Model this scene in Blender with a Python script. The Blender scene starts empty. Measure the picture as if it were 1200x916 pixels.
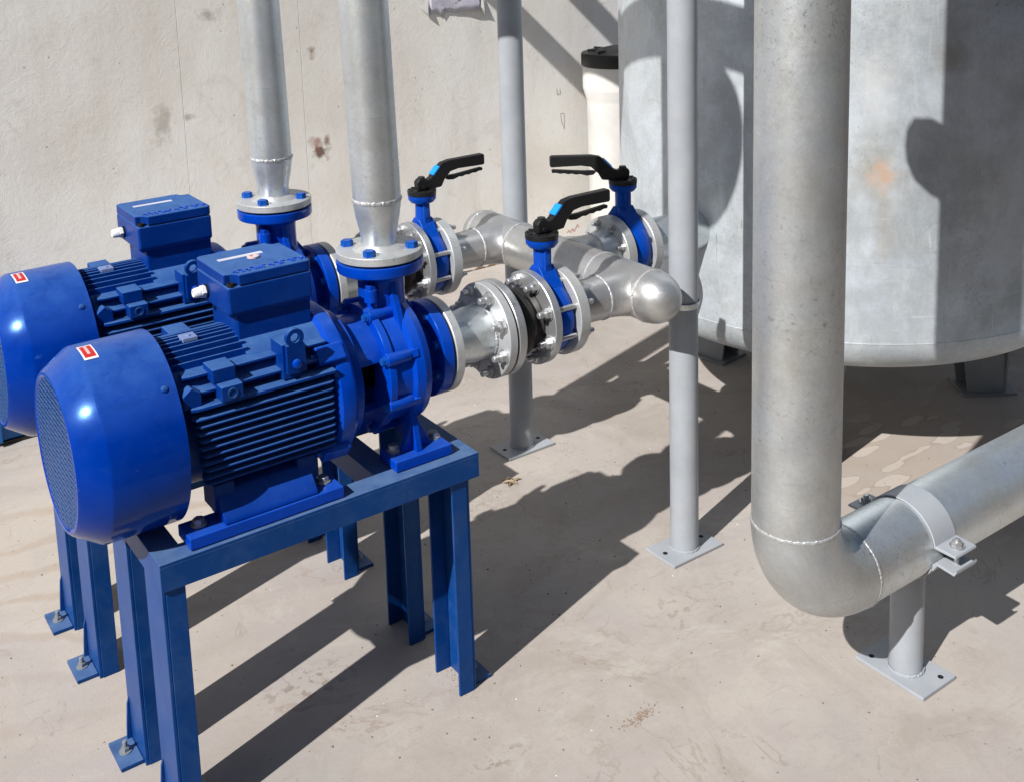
import bpy, bmesh, random
from math import *
from mathutils import Vector, Matrix

random.seed(7)
SC = bpy.context.scene
COL = SC.collection

# ------------------------------------------------------------------ camera
# world axes: x runs along the pump shafts (towards the tank), y runs towards the wall, z up
FPX, CXP, CYP = 1315.0, 600.0, 116.0          # focal length / optical centre of the 1200x916 picture
TH, RO, AZ = radians(9.5), -0.030, 0.613      # pitch, roll, heading
CAM_H = 1.6


def cam_axes():
    ct, st, cr, sr = cos(TH), sin(TH), cos(RO), sin(RO)
    A = Matrix(((cr, -sr, 0), (sr, cr, 0), (0, 0, 1))) @ Matrix(((1, 0, 0), (0, -st, -ct), (0, ct, -st)))
    Rz = Matrix.Rotation(-AZ, 3, 'Z')
    right = Rz @ Vector(A[0]); down = Rz @ Vector(A[1]); fwd = Rz @ Vector(A[2])
    return right, -down, -fwd


cam_data = bpy.data.cameras.new("camera")
cam = bpy.data.objects.new("camera", cam_data)
COL.objects.link(cam)
r_, u_, b_ = cam_axes()
Mx = Matrix((r_, u_, b_)).transposed().to_4x4()
Mx.translation = Vector((0, 0, CAM_H))
cam.matrix_world = Mx
cam_data.sensor_fit = 'HORIZONTAL'
cam_data.sensor_width = 36.0
cam_data.lens = 36.0 * FPX / 1200.0
cam_data.shift_x = 0.0
cam_data.shift_y = -(458.0 - CYP) / 1200.0
cam_data.clip_start = 0.05
cam_data.clip_end = 500.0
SC.camera = cam

# ------------------------------------------------------------------ light
SUN_AZ = radians(16.4)      # direction the shadows fall
SUN_EL = radians(41.0)
world = bpy.data.worlds.new("World")
SC.world = world
world.use_nodes = True
wn = world.node_tree
bg = wn.nodes.get("Background")
sky = wn.nodes.new("ShaderNodeTexSky")
sky.sky_type = 'NISHITA'
sky.sun_disc = False
sky.sun_elevation = SUN_EL
to_sun = Vector((-cos(SUN_AZ), -sin(SUN_AZ), 0))
sky.sun_rotation = atan2(to_sun.x, to_sun.y)
sky.altitude = 200
sky.air_density = 1.0
sky.dust_density = 1.2
wn.links.new(sky.outputs[0], bg.inputs[0])
bg.inputs[1].default_value = 0.05

sun_d = bpy.data.lights.new("sun", 'SUN')
sun_d.energy = 5.0
sun_d.angle = radians(0.5)
sun_d.color = (1.0, 0.965, 0.93)
sun = bpy.data.objects.new("sun", sun_d)
COL.objects.link(sun)
sdir = Vector((cos(SUN_AZ) * cos(SUN_EL), sin(SUN_AZ) * cos(SUN_EL), -sin(SUN_EL)))
sun.rotation_euler = sdir.to_track_quat('-Z', 'Y').to_euler()
sun.location = (-3, -2, 6)

SC.view_settings.view_transform = 'Standard'
SC.view_settings.look = 'None'
SC.view_settings.exposure = 0.35
SC.view_settings.gamma = 1.0
SC.view_settings.use_curve_mapping = False
SC.render.engine = 'CYCLES'
SC.cycles.max_bounces = 8
SC.cycles.diffuse_bounces = 4
SC.cycles.glossy_bounces = 4


# ------------------------------------------------------------------ material helpers
class NT:
    def __init__(s, name):
        s.m = bpy.data.materials.new(name)
        s.m.use_nodes = True
        s.t = s.m.node_tree
        s.b = s.t.nodes["Principled BSDF"]
        s.tc = s.t.nodes.new("ShaderNodeTexCoord")

    def n(s, typ, **kw):
        x = s.t.nodes.new(typ)
        for k, v in kw.items():
            setattr(x, k, v)
        return x

    def l(s, a, b):
        s.t.links.new(a, b)

    def co(s, scale=(1, 1, 1), loc=(0, 0, 0), rot=(0, 0, 0), which="Object"):
        mp = s.n("ShaderNodeMapping")
        mp.inputs['Scale'].default_value = scale
        mp.inputs['Location'].default_value = loc
        mp.inputs['Rotation'].default_value = rot
        s.l(s.tc.outputs[which], mp.inputs['Vector'])
        return mp.outputs[0]

    def noise(s, scale, detail=4, rough=0.55, co=None, dist=0.0):
        x = s.n("ShaderNodeTexNoise")
        x.inputs['Scale'].default_value = scale
        x.inputs['Detail'].default_value = detail
        x.inputs['Roughness'].default_value = rough
        x.inputs['Distortion'].default_value = dist
        s.l(co if co is not None else s.tc.outputs["Object"], x.inputs['Vector'])
        return x.outputs[0]

    def voro(s, scale, co=None, feature='F1', out=0):
        x = s.n("ShaderNodeTexVoronoi")
        x.feature = feature
        x.inputs['Scale'].default_value = scale
        s.l(co if co is not None else s.tc.outputs["Object"], x.inputs['Vector'])
        return x.outputs[out]

    def ramp(s, src, stops):
        x = s.n("ShaderNodeValToRGB")
        e = x.color_ramp.elements
        while len(e) < len(stops):
            e.new(0.5)
        for i, (p, c) in enumerate(stops):
            e[i].position = p
            if not isinstance(c, (tuple, list)):
                c = (c, c, c)
            e[i].color = (*c, 1)
        s.l(src, x.inputs[0])
        return x.outputs[0]

    def mix(s, fac, a, b, mode='MIX'):
        x = s.n("ShaderNodeMix", data_type='RGBA')
        x.blend_type = mode
        for val, sock in ((fac, x.inputs[0]), (a, x.inputs[6]), (b, x.inputs[7])):
            if isinstance(val, (int, float)):
                sock.default_value = val
            elif isinstance(val, (tuple, list)):
                sock.default_value = (*val, 1)
            else:
                s.l(val, sock)
        return x.outputs[2]

    def math(s, op, a, b=0.0, clamp=False):
        x = s.n("ShaderNodeMath", operation=op)
        x.use_clamp = clamp
        for val, sock in ((a, x.inputs[0]), (b, x.inputs[1])):
            if isinstance(val, (int, float)):
                sock.default_value = val
            else:
                s.l(val, sock)
        return x.outputs[0]

    def spot(s, centre, radii, soft=0.6, wob=0.25, wscale=12):
        """0..1 stain mask round a point (object coordinates), ragged edge"""
        sub = s.n("ShaderNodeVectorMath", operation='SUBTRACT')
        s.l(s.tc.outputs["Object"], sub.inputs[0]); sub.inputs[1].default_value = centre
        mul = s.n("ShaderNodeVectorMath", operation='MULTIPLY')
        s.l(sub.outputs[0], mul.inputs[0]); mul.inputs[1].default_value = tuple(1.0 / r for r in radii)
        ln = s.n("ShaderNodeVectorMath", operation='LENGTH')
        s.l(mul.outputs[0], ln.inputs[0])
        d = s.math('ADD', ln.outputs['Value'], s.math('MULTIPLY', s.math('SUBTRACT', s.noise(wscale, 4), 0.5), wob * 6))
        mr = s.n("ShaderNodeMapRange")
        mr.inputs[1].default_value = 1.0; mr.inputs[2].default_value = 1.0 - soft
        mr.inputs[3].default_value = 0.0; mr.inputs[4].default_value = 1.0
        s.l(d, mr.inputs[0])
        return mr.outputs[0]

    def bump(s, h, strength=0.3, dist=0.01, prev=None):
        x = s.n("ShaderNodeBump")
        x.inputs['Strength'].default_value = strength
        x.inputs['Distance'].default_value = dist
        s.l(h, x.inputs['Height'])
        if prev is not None:
            s.l(prev, x.inputs['Normal'])
        return x.outputs[0]

    def out(s, color=None, rough=None, metal=None, normal=None, spec=None, coat=None):
        for val, k in ((color, 'Base Color'), (rough, 'Roughness'), (metal, 'Metallic'), (spec, 'Specular IOR Level'), (coat, 'Coat Weight')):
            if val is None:
                continue
            if isinstance(val, (int, float)):
                s.b.inputs[k].default_value = val
            elif isinstance(val, (tuple, list)):
                s.b.inputs[k].default_value = (*val, 1)
            else:
                s.l(val, s.b.inputs[k])
        if normal is not None:
            s.l(normal, s.b.inputs['Normal'])
        return s.m


def galv(name, lo, hi, metal=0.7, rlo=0.35, rhi=0.55, streak=True, tint=(1, 1, 1), extra=None, bs=0.12):
    t = NT(name)
    n1 = t.noise(11, 9, 0.72, dist=0.3)
    n2 = t.noise(150, 4, 0.7)
    v = t.voro(210, out=1)
    g = t.n("ShaderNodeRGBToBW"); t.l(v, g.inputs[0])
    f = t.math('ADD', t.math('MULTIPLY', n1, 0.75), t.math('ADD', t.math('MULTIPLY', n2, 0.12), t.math('MULTIPLY', g.outputs[0], 0.16)))
    c = t.ramp(f, [(0.30, tuple((lo * 0.8 + hi * 0.2) * k for k in tint)), (0.80, tuple(hi * k for k in tint))])
    # slow drift between blue-grey and warm grey zinc, plus soft cloudy bands
    c = t.mix(t.math('MULTIPLY', t.ramp(t.noise(5, 5, 0.6, dist=0.8), [(0.40, 0.0), (0.62, 1.0)]), 0.40), c, tuple(hi * k for k in (0.70, 0.80, 0.92)))
    c = t.mix(t.math('MULTIPLY', t.ramp(t.noise(7, 5, 0.6, dist=0.8, co=t.co(loc=(3, 1, 2))), [(0.46, 0.0), (0.64, 1.0)]), 0.30), c, tuple(lo * k for k in (0.95, 0.93, 0.84)))
    spg = t.ramp(t.noise(95, 5, 0.8, dist=0.5), [(0.56, 0.0), (0.66, 1.0)])
    spz = t.ramp(t.noise(3.5, 4, 0.6, co=t.co(loc=(9, 4, 7))), [(0.45, 0.0), (0.6, 1.0)])
    c = t.mix(t.math('MULTIPLY', t.math('MULTIPLY', spg, spz), 0.7), c, tuple(lo * 0.5 * k for k in tint))
    # pale zinc bloom specks and scuffs
    sp = t.ramp(t.noise(48, 8, 0.75, dist=0.6), [(0.54, 0.0), (0.70, 1.0)])
    c = t.mix(t.math('MULTIPLY', sp, 0.22), c, tuple(min(1, hi * 1.2) * k for k in tint))
    if streak:
        st = t.ramp(t.noise(14, 5, 0.6, co=t.co((0.3, 0.3, 4), rot=(0.5, 0.4, 0))), [(0.62, 0.0), (0.70, 1.0)])
        c = t.mix(t.math('MULTIPLY', st, 0.22), c, tuple(lo * 0.7 * k for k in tint))
    met = metal
    if extra:
        c, met = extra(t, c, metal)
    r = t.ramp(t.math('ADD', t.math('MULTIPLY', n1, 0.5), t.math('MULTIPLY', n2, 0.5)), [(0.3, rlo), (0.7, rhi)])
    nm = t.bump(n2, bs, 0.002)
    return t.out(c, r, met, nm)


def paint(name, col, rough=0.3, dust=0.25, dustcol=(0.35, 0.36, 0.36), wear=0.0, bs=0.05, scale=1.0, coat=0.0, top_dust_light=0.0, stint=None):
    t = NT(name)
    n1 = t.noise(6 * scale, 6, 0.65)
    n2 = t.noise(140 * scale, 3, 0.6)
    c = t.mix(t.ramp(n1, [(0.35, 0.0), (0.75, 1.0)]), tuple(k * 0.88 for k in col), tuple(min(1, k * 1.12) for k in col))
    d = t.math('MULTIPLY', t.ramp(t.noise(16 * scale, 8, 0.7, dist=0.6), [(0.45, 0.0), (0.75, 1.0)]), dust)
    c = t.mix(d, c, dustcol)
    if top_dust_light:
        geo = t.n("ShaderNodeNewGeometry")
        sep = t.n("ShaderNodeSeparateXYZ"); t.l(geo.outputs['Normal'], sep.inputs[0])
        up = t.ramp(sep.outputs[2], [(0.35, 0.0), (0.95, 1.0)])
        k = t.math('MULTIPLY', up, t.math('MULTIPLY', t.ramp(t.noise(25, 6, 0.7), [(0.3, 0.5), (0.7, 1.0)]), top_dust_light))  # upward faces paler: dust, plus the lit tone of tops put into colour
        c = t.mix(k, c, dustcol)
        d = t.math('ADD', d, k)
    if name.startswith('blue_'):
        ch = t.math('MULTIPLY', t.ramp(t.noise(90, 4, 0.7), [(0.66, 0.0), (0.70, 1.0)]), t.ramp(t.noise(7, 3), [(0.50, 0.0), (0.60, 1.0)]))
        c = t.mix(t.math('MULTIPLY', ch, 0.5), c, tuple(0.05 + 0.5 * k for k in dustcol))
        run = t.math('MULTIPLY', t.ramp(t.noise(9, 6, 0.7, dist=1.2), [(0.55, 0.0), (0.70, 1.0)]), 0.35)
        c = t.mix(run, c, tuple(0.45 * k for k in col))
    r = t.math('ADD', t.ramp(n1, [(0.3, rough * 0.85), (0.7, rough * 1.2)]), t.math('MULTIPLY', d, 0.5))
    nm = t.bump(n2, bs, 0.001)
    m = t.out(c, r, 0.0, nm, spec=0.32)
    if name.startswith('blue_'):
        t.b.inputs['Specular Tint'].default_value = (0.25, 0.55, 1.0, 1)
    if coat:
        t.b.inputs['Coat Weight'].default_value = coat
        t.b.inputs['Coat Roughness'].default_value = 0.12
    return m


MAT = {}
MAT['galv'] = galv('galvanised_pipe_zinc', 0.58, 0.86, 0.82, 0.34, 0.46, tint=(0.94, 1.0, 1.02), bs=0.06)
MAT['galv_big'] = galv('galvanised_dull_zinc', 0.44, 0.72, 0.74, 0.38, 0.50, tint=(0.97, 1.0, 0.985))
MAT['galv_bolt'] = galv('zinc_bolts', 0.38, 0.60, 0.75, 0.32, 0.46, streak=False)
MAT['galv_flange'] = galv('galvanised_flange', 0.40, 0.62, 0.45, 0.38, 0.55, tint=(0.98, 1.0, 0.98))
MAT['silver'] = galv('silver_sprayed_steel', 0.42, 0.60, 0.75, 0.30, 0.46, tint=(1, 0.99, 0.97))
MAT['weld'] = galv('weld_seam', 0.40, 0.66, 0.55, 0.35, 0.55, streak=False, bs=0.5)


def tank_extra(t, c, metal):
    c = t.mix(t.math('MULTIPLY', t.ramp(t.noise(3.0, 9, 0.7, dist=0.3), [(0.44, 0.0), (0.60, 1.0)]), 0.45), c, (0.27, 0.30, 0.31))
    c = t.mix(t.math('MULTIPLY', t.ramp(t.noise(6.0, 10, 0.8, dist=0.2, co=t.co((1, 1, 0.45), loc=(4, 2, 1))), [(0.50, 0.0), (0.64, 1.0)]), 0.30), c, (0.72, 0.77, 0.80))
    c = t.mix(t.math('MULTIPLY', t.ramp(t.noise(22, 6, 0.7, co=t.co((1, 1, 0.12), rot=(0.25, 0.2, 0)), dist=0.6), [(0.58, 0.0), (0.66, 1.0)]), 0.35), c, (0.66, 0.69, 0.71))
    rust = t.spot((-0.476, -0.507, 0.905), (0.042, 0.042, 0.060), 0.9, 0.28, 30)
    halo = t.spot((-0.490, -0.495, 0.93), (0.09, 0.09, 0.13), 0.95, 0.25, 20)
    c = t.mix(t.math('MULTIPLY', halo, 0.55), c, (0.33, 0.31, 0.24))
    c = t.mix(t.math('MULTIPLY', rust, 0.75), c, (0.46, 0.25, 0.13))
    run = t.spot((-0.470, -0.512, 0.80), (0.035, 0.035, 0.16), 0.95, 0.25, 26)
    c = t.mix(t.math('MULTIPLY', run, 0.35), c, (0.40, 0.33, 0.25))
    pale = t.spot((-0.485, -0.498, 1.13), (0.06, 0.06, 0.12), 0.8, 0.22, 22)
    c = t.mix(t.math('MULTIPLY', pale, 0.5), c, (0.7, 0.71, 0.71))
    r2 = t.spot((-0.335, -0.595, 1.20), (0.06, 0.06, 0.06), 0.8, 0.25, 25)
    c = t.mix(t.math('MULTIPLY', r2, 0.5), c, (0.30, 0.27, 0.20))
    sc = t.ramp(t.noise(10, 4, 0.6, co=t.co((1, 1, 7), rot=(0.15, 0.1, 0))), [(0.66, 0.0), (0.70, 1.0)])
    c = t.mix(t.math('MULTIPLY', sc, 0.3), c, (0.62, 0.64, 0.66))
    v = t.ramp(t.voro(130), [(0.0, 1.0), (0.25, 0.0)])
    dn = t.ramp(t.noise(4.5, 3), [(0.46, 0.0), (0.58, 1.0)])
    for kk, (rt, sc_) in enumerate((((0.9, 0.1, 0.4), (2, 2, 34)), ((0.2, 0.9, 1.0), (2, 30, 2)), ((1.2, 0.5, 0.2), (36, 2, 2)))):
        s1 = t.ramp(t.noise(3.0, 5, 0.6, co=t.co(sc_, rot=rt)), [(0.655, 0.0), (0.675, 1.0)])
        s2 = t.ramp(t.noise(3.4, 3, 0.5, co=t.co(loc=(kk * 3, 1, 2))), [(0.50, 0.0), (0.60, 1.0)])
        c = t.mix(t.math('MULTIPLY', t.math('MULTIPLY', s1, s2), 0.5), c, (0.72, 0.75, 0.78) if kk != 1 else (0.14, 0.15, 0.16))
    c = t.mix(t.math('MULTIPLY', t.math('MULTIPLY', v, dn), 0.45), c, (0.16, 0.17, 0.18))
    m = t.math('MULTIPLY', t.math('SUBTRACT', 1.0, rust), metal)
    return c, m


MAT['tank'] = galv('galvanised_tank_sheet', 0.48, 0.80, 0.42, 0.44, 0.56, tint=(0.92, 1.0, 1.06), bs=0.05, extra=tank_extra)
MAT['blue_gloss'] = paint('blue_gloss_enamel', (0.0, 0.028, 0.27), 0.13, 0.05, (0.06, 0.17, 0.42), coat=0.0, top_dust_light=0.45)
MAT['blue_cast'] = paint('blue_cast_iron_paint', (0.0, 0.026, 0.20), 0.38, 0.08, (0.07, 0.17, 0.38), bs=0.35, top_dust_light=0.75)
MAT['blue_pump'] = paint('blue_pump_paint', (0.0, 0.044, 0.41), 0.22, 0.05, (0.06, 0.17, 0.42), bs=0.2, top_dust_light=0.25)
MAT['blue_frame'] = paint('blue_frame_paint', (0.003, 0.042, 0.19), 0.38, 0.12, (0.15, 0.235, 0.36), bs=0.1, top_dust_light=0.6)
MAT['blue_valve'] = paint('blue_valve_epoxy', (0.0, 0.050, 0.38), 0.3, 0.08, (0.2, 0.25, 0.34), bs=0.15)
MAT['blue_bolt'] = paint('blue_painted_bolt', (0.004, 0.07, 0.36), 0.3, 0.1, (0.2, 0.25, 0.34))
MAT['blue_tag'] = paint('light_blue_tag', (0.01, 0.27, 0.85), 0.4, 0.0)
MAT['grey_paint'] = paint('light_grey_paint', (0.325, 0.352, 0.385), 0.34, 0.18, (0.40, 0.36, 0.30), bs=0.08)
MAT['black_plastic'] = paint('black_plastic', (0.012, 0.012, 0.013), 0.38, 0.10, (0.05, 0.05, 0.045), bs=0.1)
MAT['rubber'] = paint('black_rubber', (0.018, 0.017, 0.017), 0.42, 0.3, (0.06, 0.055, 0.05), bs=0.25)
MAT['gasket'] = paint('dark_gasket', (0.01, 0.01, 0.01), 0.7, 0.0)
MAT['dark'] = paint('dark_parts_and_shade', (0.008, 0.009, 0.012), 0.7, 0.0)  # near-black; also carries the shade on the fan, shaft and holes
MAT['white_plastic'] = paint('white_plastic', (0.62, 0.62, 0.60), 0.38, 0.06, (0.5, 0.47, 0.4), bs=0.02)
MAT['gland'] = paint('white_gland_plastic', (0.8, 0.8, 0.82), 0.3, 0.0)
MAT['red'] = paint('red_print', (0.55, 0.02, 0.02), 0.4, 0.0)
MAT['red_mark'] = paint('red_marker', (0.55, 0.12, 0.10), 0.8, 0.0)
MAT['pencil'] = paint('pencil_marks', (0.22, 0.20, 0.19), 0.8, 0.0)
MAT['white_label'] = paint('white_label', (0.55, 0.57, 0.66), 0.4, 0.15, (0.3, 0.35, 0.45))
MAT['tag_blue'] = paint('pale_blue_tag', (0.16, 0.22, 0.42), 0.4, 0.1)
MAT['pink_washer'] = paint('pale_washer', (0.60, 0.45, 0.44), 0.5, 0.1)
MAT['leaf'] = paint('dry_leaf', (0.36, 0.29, 0.20), 0.8, 0.3, (0.15, 0.09, 0.05), scale=8)
MAT['leg_dark'] = paint('grey_leg_paint', (0.20, 0.22, 0.24), 0.5, 0.3, (0.2, 0.18, 0.15))
MAT['tub'] = paint('bright_blue_plastic', (0.004, 0.11, 0.36), 0.32, 0.15, (0.15, 0.22, 0.26))
MAT['soil'] = paint('bare_soil', (0.14, 0.11, 0.085), 0.95, 0.5, (0.20, 0.165, 0.13), bs=0.6)
MAT['yard'] = paint('grey_render', (0.22, 0.215, 0.21), 0.9, 0.5, (0.28, 0.27, 0.26), bs=0.6)  # surface of the added wall behind the camera
MAT['crumb'] = paint('brown_crumbs', (0.22, 0.15, 0.10), 0.9, 0.4, (0.42, 0.37, 0.32), scale=30)


def mat_paper():
    t = NT('faded_paper')
    n = t.noise(25, 5)
    c = t.mix(t.ramp(n, [(0.4, 0.0), (0.7, 1.0)]), (0.50, 0.48, 0.58), (0.66, 0.65, 0.70))
    # faint rows of illegible faded print
    rows = t.ramp(t.noise(1.0, 2, co=t.co((140, 1, 90))), [(0.56, 0.0), (0.62, 1.0)])
    zone = t.ramp(t.noise(9, 2), [(0.5, 0.0), (0.6, 1.0)])
    c = t.mix(t.math('MULTIPLY', t.math('MULTIPLY', rows, zone), 0.5), c, (0.20, 0.19, 0.27))
    return t.out(c, 0.6, 0.0, t.bump(n, 0.3, 0.004))


MAT['paper'] = mat_paper()


def mat_ground():
    t = NT('dusty_concrete_floor')
    big = t.noise(1.1, 6, 0.6, dist=0.5)
    mid = t.noise(6, 8, 0.65)
    fine = t.noise(60, 6, 0.7)
    c = t.ramp(big, [(0.30, (0.301, 0.266, 0.237)), (0.50, (0.377, 0.339, 0.309)), (0.70, (0.442, 0.404, 0.368))])
    c = t.mix(t.math('MULTIPLY', t.ramp(mid, [(0.40, 0.0), (0.66, 1.0)]), 0.5), c, (0.438, 0.408, 0.363))
    c = t.mix(t.math('MULTIPLY', t.ramp(t.noise(2.6, 9, 0.7, dist=1.4), [(0.50, 0.0), (0.62, 1.0)]), 0.42), c, (0.282, 0.243, 0.205))
    # greyer trowelled patches
    c = t.mix(t.math('MULTIPLY', t.ramp(t.noise(1.9, 5, 0.6, co=t.co(loc=(7, 3, 0))), [(0.50, 0.0), (0.62, 1.0)]), 0.40), c, (0.313, 0.301, 0.289))
    c = t.mix(t.math('MULTIPLY', t.ramp(fine, [(0.50, 0.0), (0.75, 1.0)]), 0.30), c, (0.266, 0.235, 0.201))
    # ochre wavy run marks of dried water at the far left
    w = t.n("ShaderNodeTexWave"); w.wave_type = 'BANDS'; w.bands_direction = 'Y'
    w.inputs['Scale'].default_value = 2.1; w.inputs['Distortion'].default_value = 5.5
    w.inputs['Detail'].default_value = 5; w.inputs['Detail Scale'].default_value = 1.3
    t.l(t.co((1, 1, 1), rot=(0, 0, 0.32)), w.inputs['Vector'])
    wl = t.ramp(w.outputs[1], [(0.0, 1.0), (0.10, 0.6), (0.22, 0.0)])
    zone = t.spot((0.45, 2.85, 0), (1.15, 0.75, 1), 0.9, 0.15, 3)
    c = t.mix(t.math('MULTIPLY', t.math('MULTIPLY', wl, zone), 0.95), c, (0.258, 0.192, 0.128))
    # dried puddle rings by the tank: pale islands in a tan field
    vco = t.co((0.62, 1.9, 1.0), rot=(0, 0, 0.45))
    nn = t.n("ShaderNodeTexNoise"); nn.inputs['Scale'].default_value = 9; nn.inputs['Detail'].default_value = 3
    t.l(vco, nn.inputs['Vector'])
    vm = t.mix(0.06, vco, nn.outputs[1])
    vd = t.n("ShaderNodeTexVoronoi"); vd.feature = 'SMOOTH_F1'; vd.inputs['Scale'].default_value = 11
    vd.inputs['Smoothness'].default_value = 0.35
    t.l(vm, vd.inputs['Vector'])
    isl = t.ramp(vd.outputs[0], [(0.33, 1.0), (0.38, 0.0)])
    edge = t.ramp(vd.outputs[0], [(0.335, 0.0), (0.36, 1.0), (0.40, 0.0)])
    pz = t.spot((2.68, 1.80, 0), (0.62, 0.48, 1), 0.5, 0.12, 5)
    tan = t.mix(isl, (0.352, 0.299, 0.249), (0.470, 0.415, 0.360))
    tan = t.mix(t.math('MULTIPLY', edge, 0.6), tan, (0.212, 0.165, 0.132))
    c = t.mix(t.math('MULTIPLY', pz, 0.7), c, tan)
    c = t.mix(t.math('MULTIPLY', t.spot((0.3, 2.9, 0), (1.5, 1.3, 1), 0.9, 0.1, 3), 0.6), c, (0.486, 0.437, 0.383))
    # violet-grey cement blotches with soft ragged borders
    vg = t.ramp(t.noise(2.2, 9, 0.68, dist=0.9, co=t.co(loc=(2.3, 5.1, 0))), [(0.47, 0.0), (0.60, 1.0)])
    c = t.mix(t.math('MULTIPLY', vg, 0.55), c, (0.362, 0.333, 0.319))
    ln = t.math('ABSOLUTE', t.math('SUBTRACT', t.noise(2.7, 7, 0.6, dist=1.2), 0.5))
    lnm = t.math('MULTIPLY', t.ramp(ln, [(0.0, 1.0), (0.012, 0.0)]), t.ramp(t.noise(4, 3), [(0.5, 0.0), (0.6, 1.0)]))
    c = t.mix(t.math('MULTIPLY', lnm, 0.5), c, (0.259, 0.205, 0.160))
    # pale lime bloom and thin scuffs
    bl = t.ramp(t.noise(3.4, 10, 0.78, dist=0.8), [(0.56, 0.0), (0.66, 1.0)])
    c = t.mix(t.math('MULTIPLY', bl, 0.5), c, (0.472, 0.442, 0.396))
    scf = t.ramp(t.noise(9, 7, 0.7, co=t.co((1, 5, 1), rot=(0, 0, 0.6)), dist=0.5), [(0.60, 0.0), (0.66, 1.0)])
    c = t.mix(t.math('MULTIPLY', scf, 0.28), c, (0.271, 0.226, 0.188))
    dk = t.ramp(t.noise(13, 9, 0.8, dist=1.5), [(0.60, 0.0), (0.66, 1.0)])
    c = t.mix(t.math('MULTIPLY', dk, 0.35), c, (0.237, 0.201, 0.168))
    # dark dots and small stains
    vv = t.n("ShaderNodeTexVoronoi"); vv.inputs['Scale'].default_value = 34; vv.inputs['Randomness'].default_value = 1
    t.l(t.tc.outputs['Object'], vv.inputs['Vector'])
    dots = t.math('MULTIPLY', t.ramp(vv.outputs[0], [(0.05, 1.0), (0.13, 0.0)]), t.ramp(t.noise(5, 3), [(0.52, 0.0), (0.60, 1.0)]))
    c = t.mix(t.math('MULTIPLY', dots, 0.55), c, (0.157, 0.130, 0.107))
    for ctr, rd, k in (((0.86, 2.02, 0), (0.16, 0.07, 1), 0.9), ((1.05, 1.60, 0), (0.10, 0.03, 1), 0.8), ((1.45, 2.40, 0), (0.2, 0.12, 1), 0.6), ((1.65, 1.72, 0), (0.16, 0.1, 1), 0.5)):
        z = t.spot(ctr, rd, 0.7, 0.1, 12)
        dd = t.ramp(t.noise(45, 3, 0.6), [(0.54, 0.0), (0.60, 1.0)])
        c = t.mix(t.math('MULTIPLY', t.math('MULTIPLY', z, dd), k * 0.7), c, (0.195, 0.149, 0.116))
    h = t.math('ADD', t.math('MULTIPLY', fine, 0.6), t.math('ADD', t.math('MULTIPLY', mid, 0.8), t.math('MULTIPLY', big, 0.6)))
    nm = t.bump(h, 0.10, 0.010)
    nm = t.bump(t.noise(240, 3, 0.7), 0.20, 0.002, nm)
    return t.out(c, 0.88, 0.0, nm, spec=0.25)


MAT['ground'] = mat_ground()


def mat_wall():
    t = NT('whitewashed_concrete_wall')
    big = t.noise(1.3, 6, 0.6, dist=0.6)
    mid = t.noise(7, 8, 0.7)
    vert = t.noise(5, 6, 0.6, co=t.co((1.0, 1.0, 0.22)))
    c = t.ramp(big, [(0.30, (0.730, 0.687, 0.622)), (0.52, (0.848, 0.827, 0.774)), (0.70, (0.870, 0.870, 0.863))])
    c = t.mix(t.math('MULTIPLY', t.ramp(vert, [(0.48, 0.0), (0.66, 1.0)]), 0.35), c, (0.636, 0.575, 0.497))
    c = t.mix(t.math('MULTIPLY', t.ramp(mid, [(0.50, 0.0), (0.70, 1.0)]), 0.30), c, (0.774, 0.764, 0.742))
    c = t.mix(t.math('MULTIPLY', t.ramp(t.noise(3, 8, 0.75, dist=1.0), [(0.58, 0.0), (0.68, 1.0)]), 0.22), c, (0.447, 0.429, 0.396))
    Y = 0.0      # the wall's own coordinates start at its face
    for ctr, rd, col, k in (
            ((1.935, Y, 0.66), (0.045, 1, 0.045), (0.138, 0.065, 0.034), 0.9),
            ((1.915, Y, 0.695), (0.04, 1, 0.03), (0.344, 0.129, 0.083), 0.6),
            ((1.965, Y, 0.705), (0.018, 1, 0.02), (0.172, 0.085, 0.051), 0.8),
            ((1.917, Y, 1.064), (0.018, 1, 0.028), (0.257, 0.172, 0.101), 0.8),
            ((1.501, Y, 1.247), (0.05, 1, 0.03), (0.310, 0.285, 0.227), 0.6),
            ((1.297, Y, 0.86), (0.04, 1, 0.09), (0.257, 0.223, 0.185), 0.45),
            ((0.66, Y, 1.0), (0.03, 1, 0.30), (0.473, 0.344, 0.252), 0.45),
            ((1.40, Y, 0.87), (0.03, 1, 0.02), (0.327, 0.292, 0.236), 0.6)):
        c = t.mix(t.math('MULTIPLY', t.spot(ctr, rd, 0.8, 0.42, 30), k), c, col)
    vv = t.n("ShaderNodeTexVoronoi"); vv.inputs['Scale'].default_value = 16
    t.l(t.co((1, 1, 0.8)), vv.inputs['Vector'])
    pits = t.ramp(vv.outputs[0], [(0.025, 1.0), (0.07, 0.0)])
    dr = t.ramp(t.noise(6, 9, 0.75, dist=2.2), [(0.57, 0.0), (0.63, 1.0)])
    c = t.mix(t.math('MULTIPLY', dr, 0.22), c, (0.578, 0.497, 0.396))
    c = t.mix(t.math('MULTIPLY', pits, 0.55), c, (0.189, 0.163, 0.135))
    scr = t.noise(16, 7, 0.75, dist=2.4)
    h = t.math('ADD', t.math('MULTIPLY', mid, 0.7), t.math('ADD', t.math('MULTIPLY', scr, 0.9), t.math('MULTIPLY', pits, -0.5)))
    nm = t.bump(h, 0.16, 0.012)
    nm = t.bump(t.noise(120, 4, 0.7), 0.10, 0.002, nm)
    return t.out(c, 0.85, 0.0, nm, spec=0.3)


MAT['wall'] = mat_wall()


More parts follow.
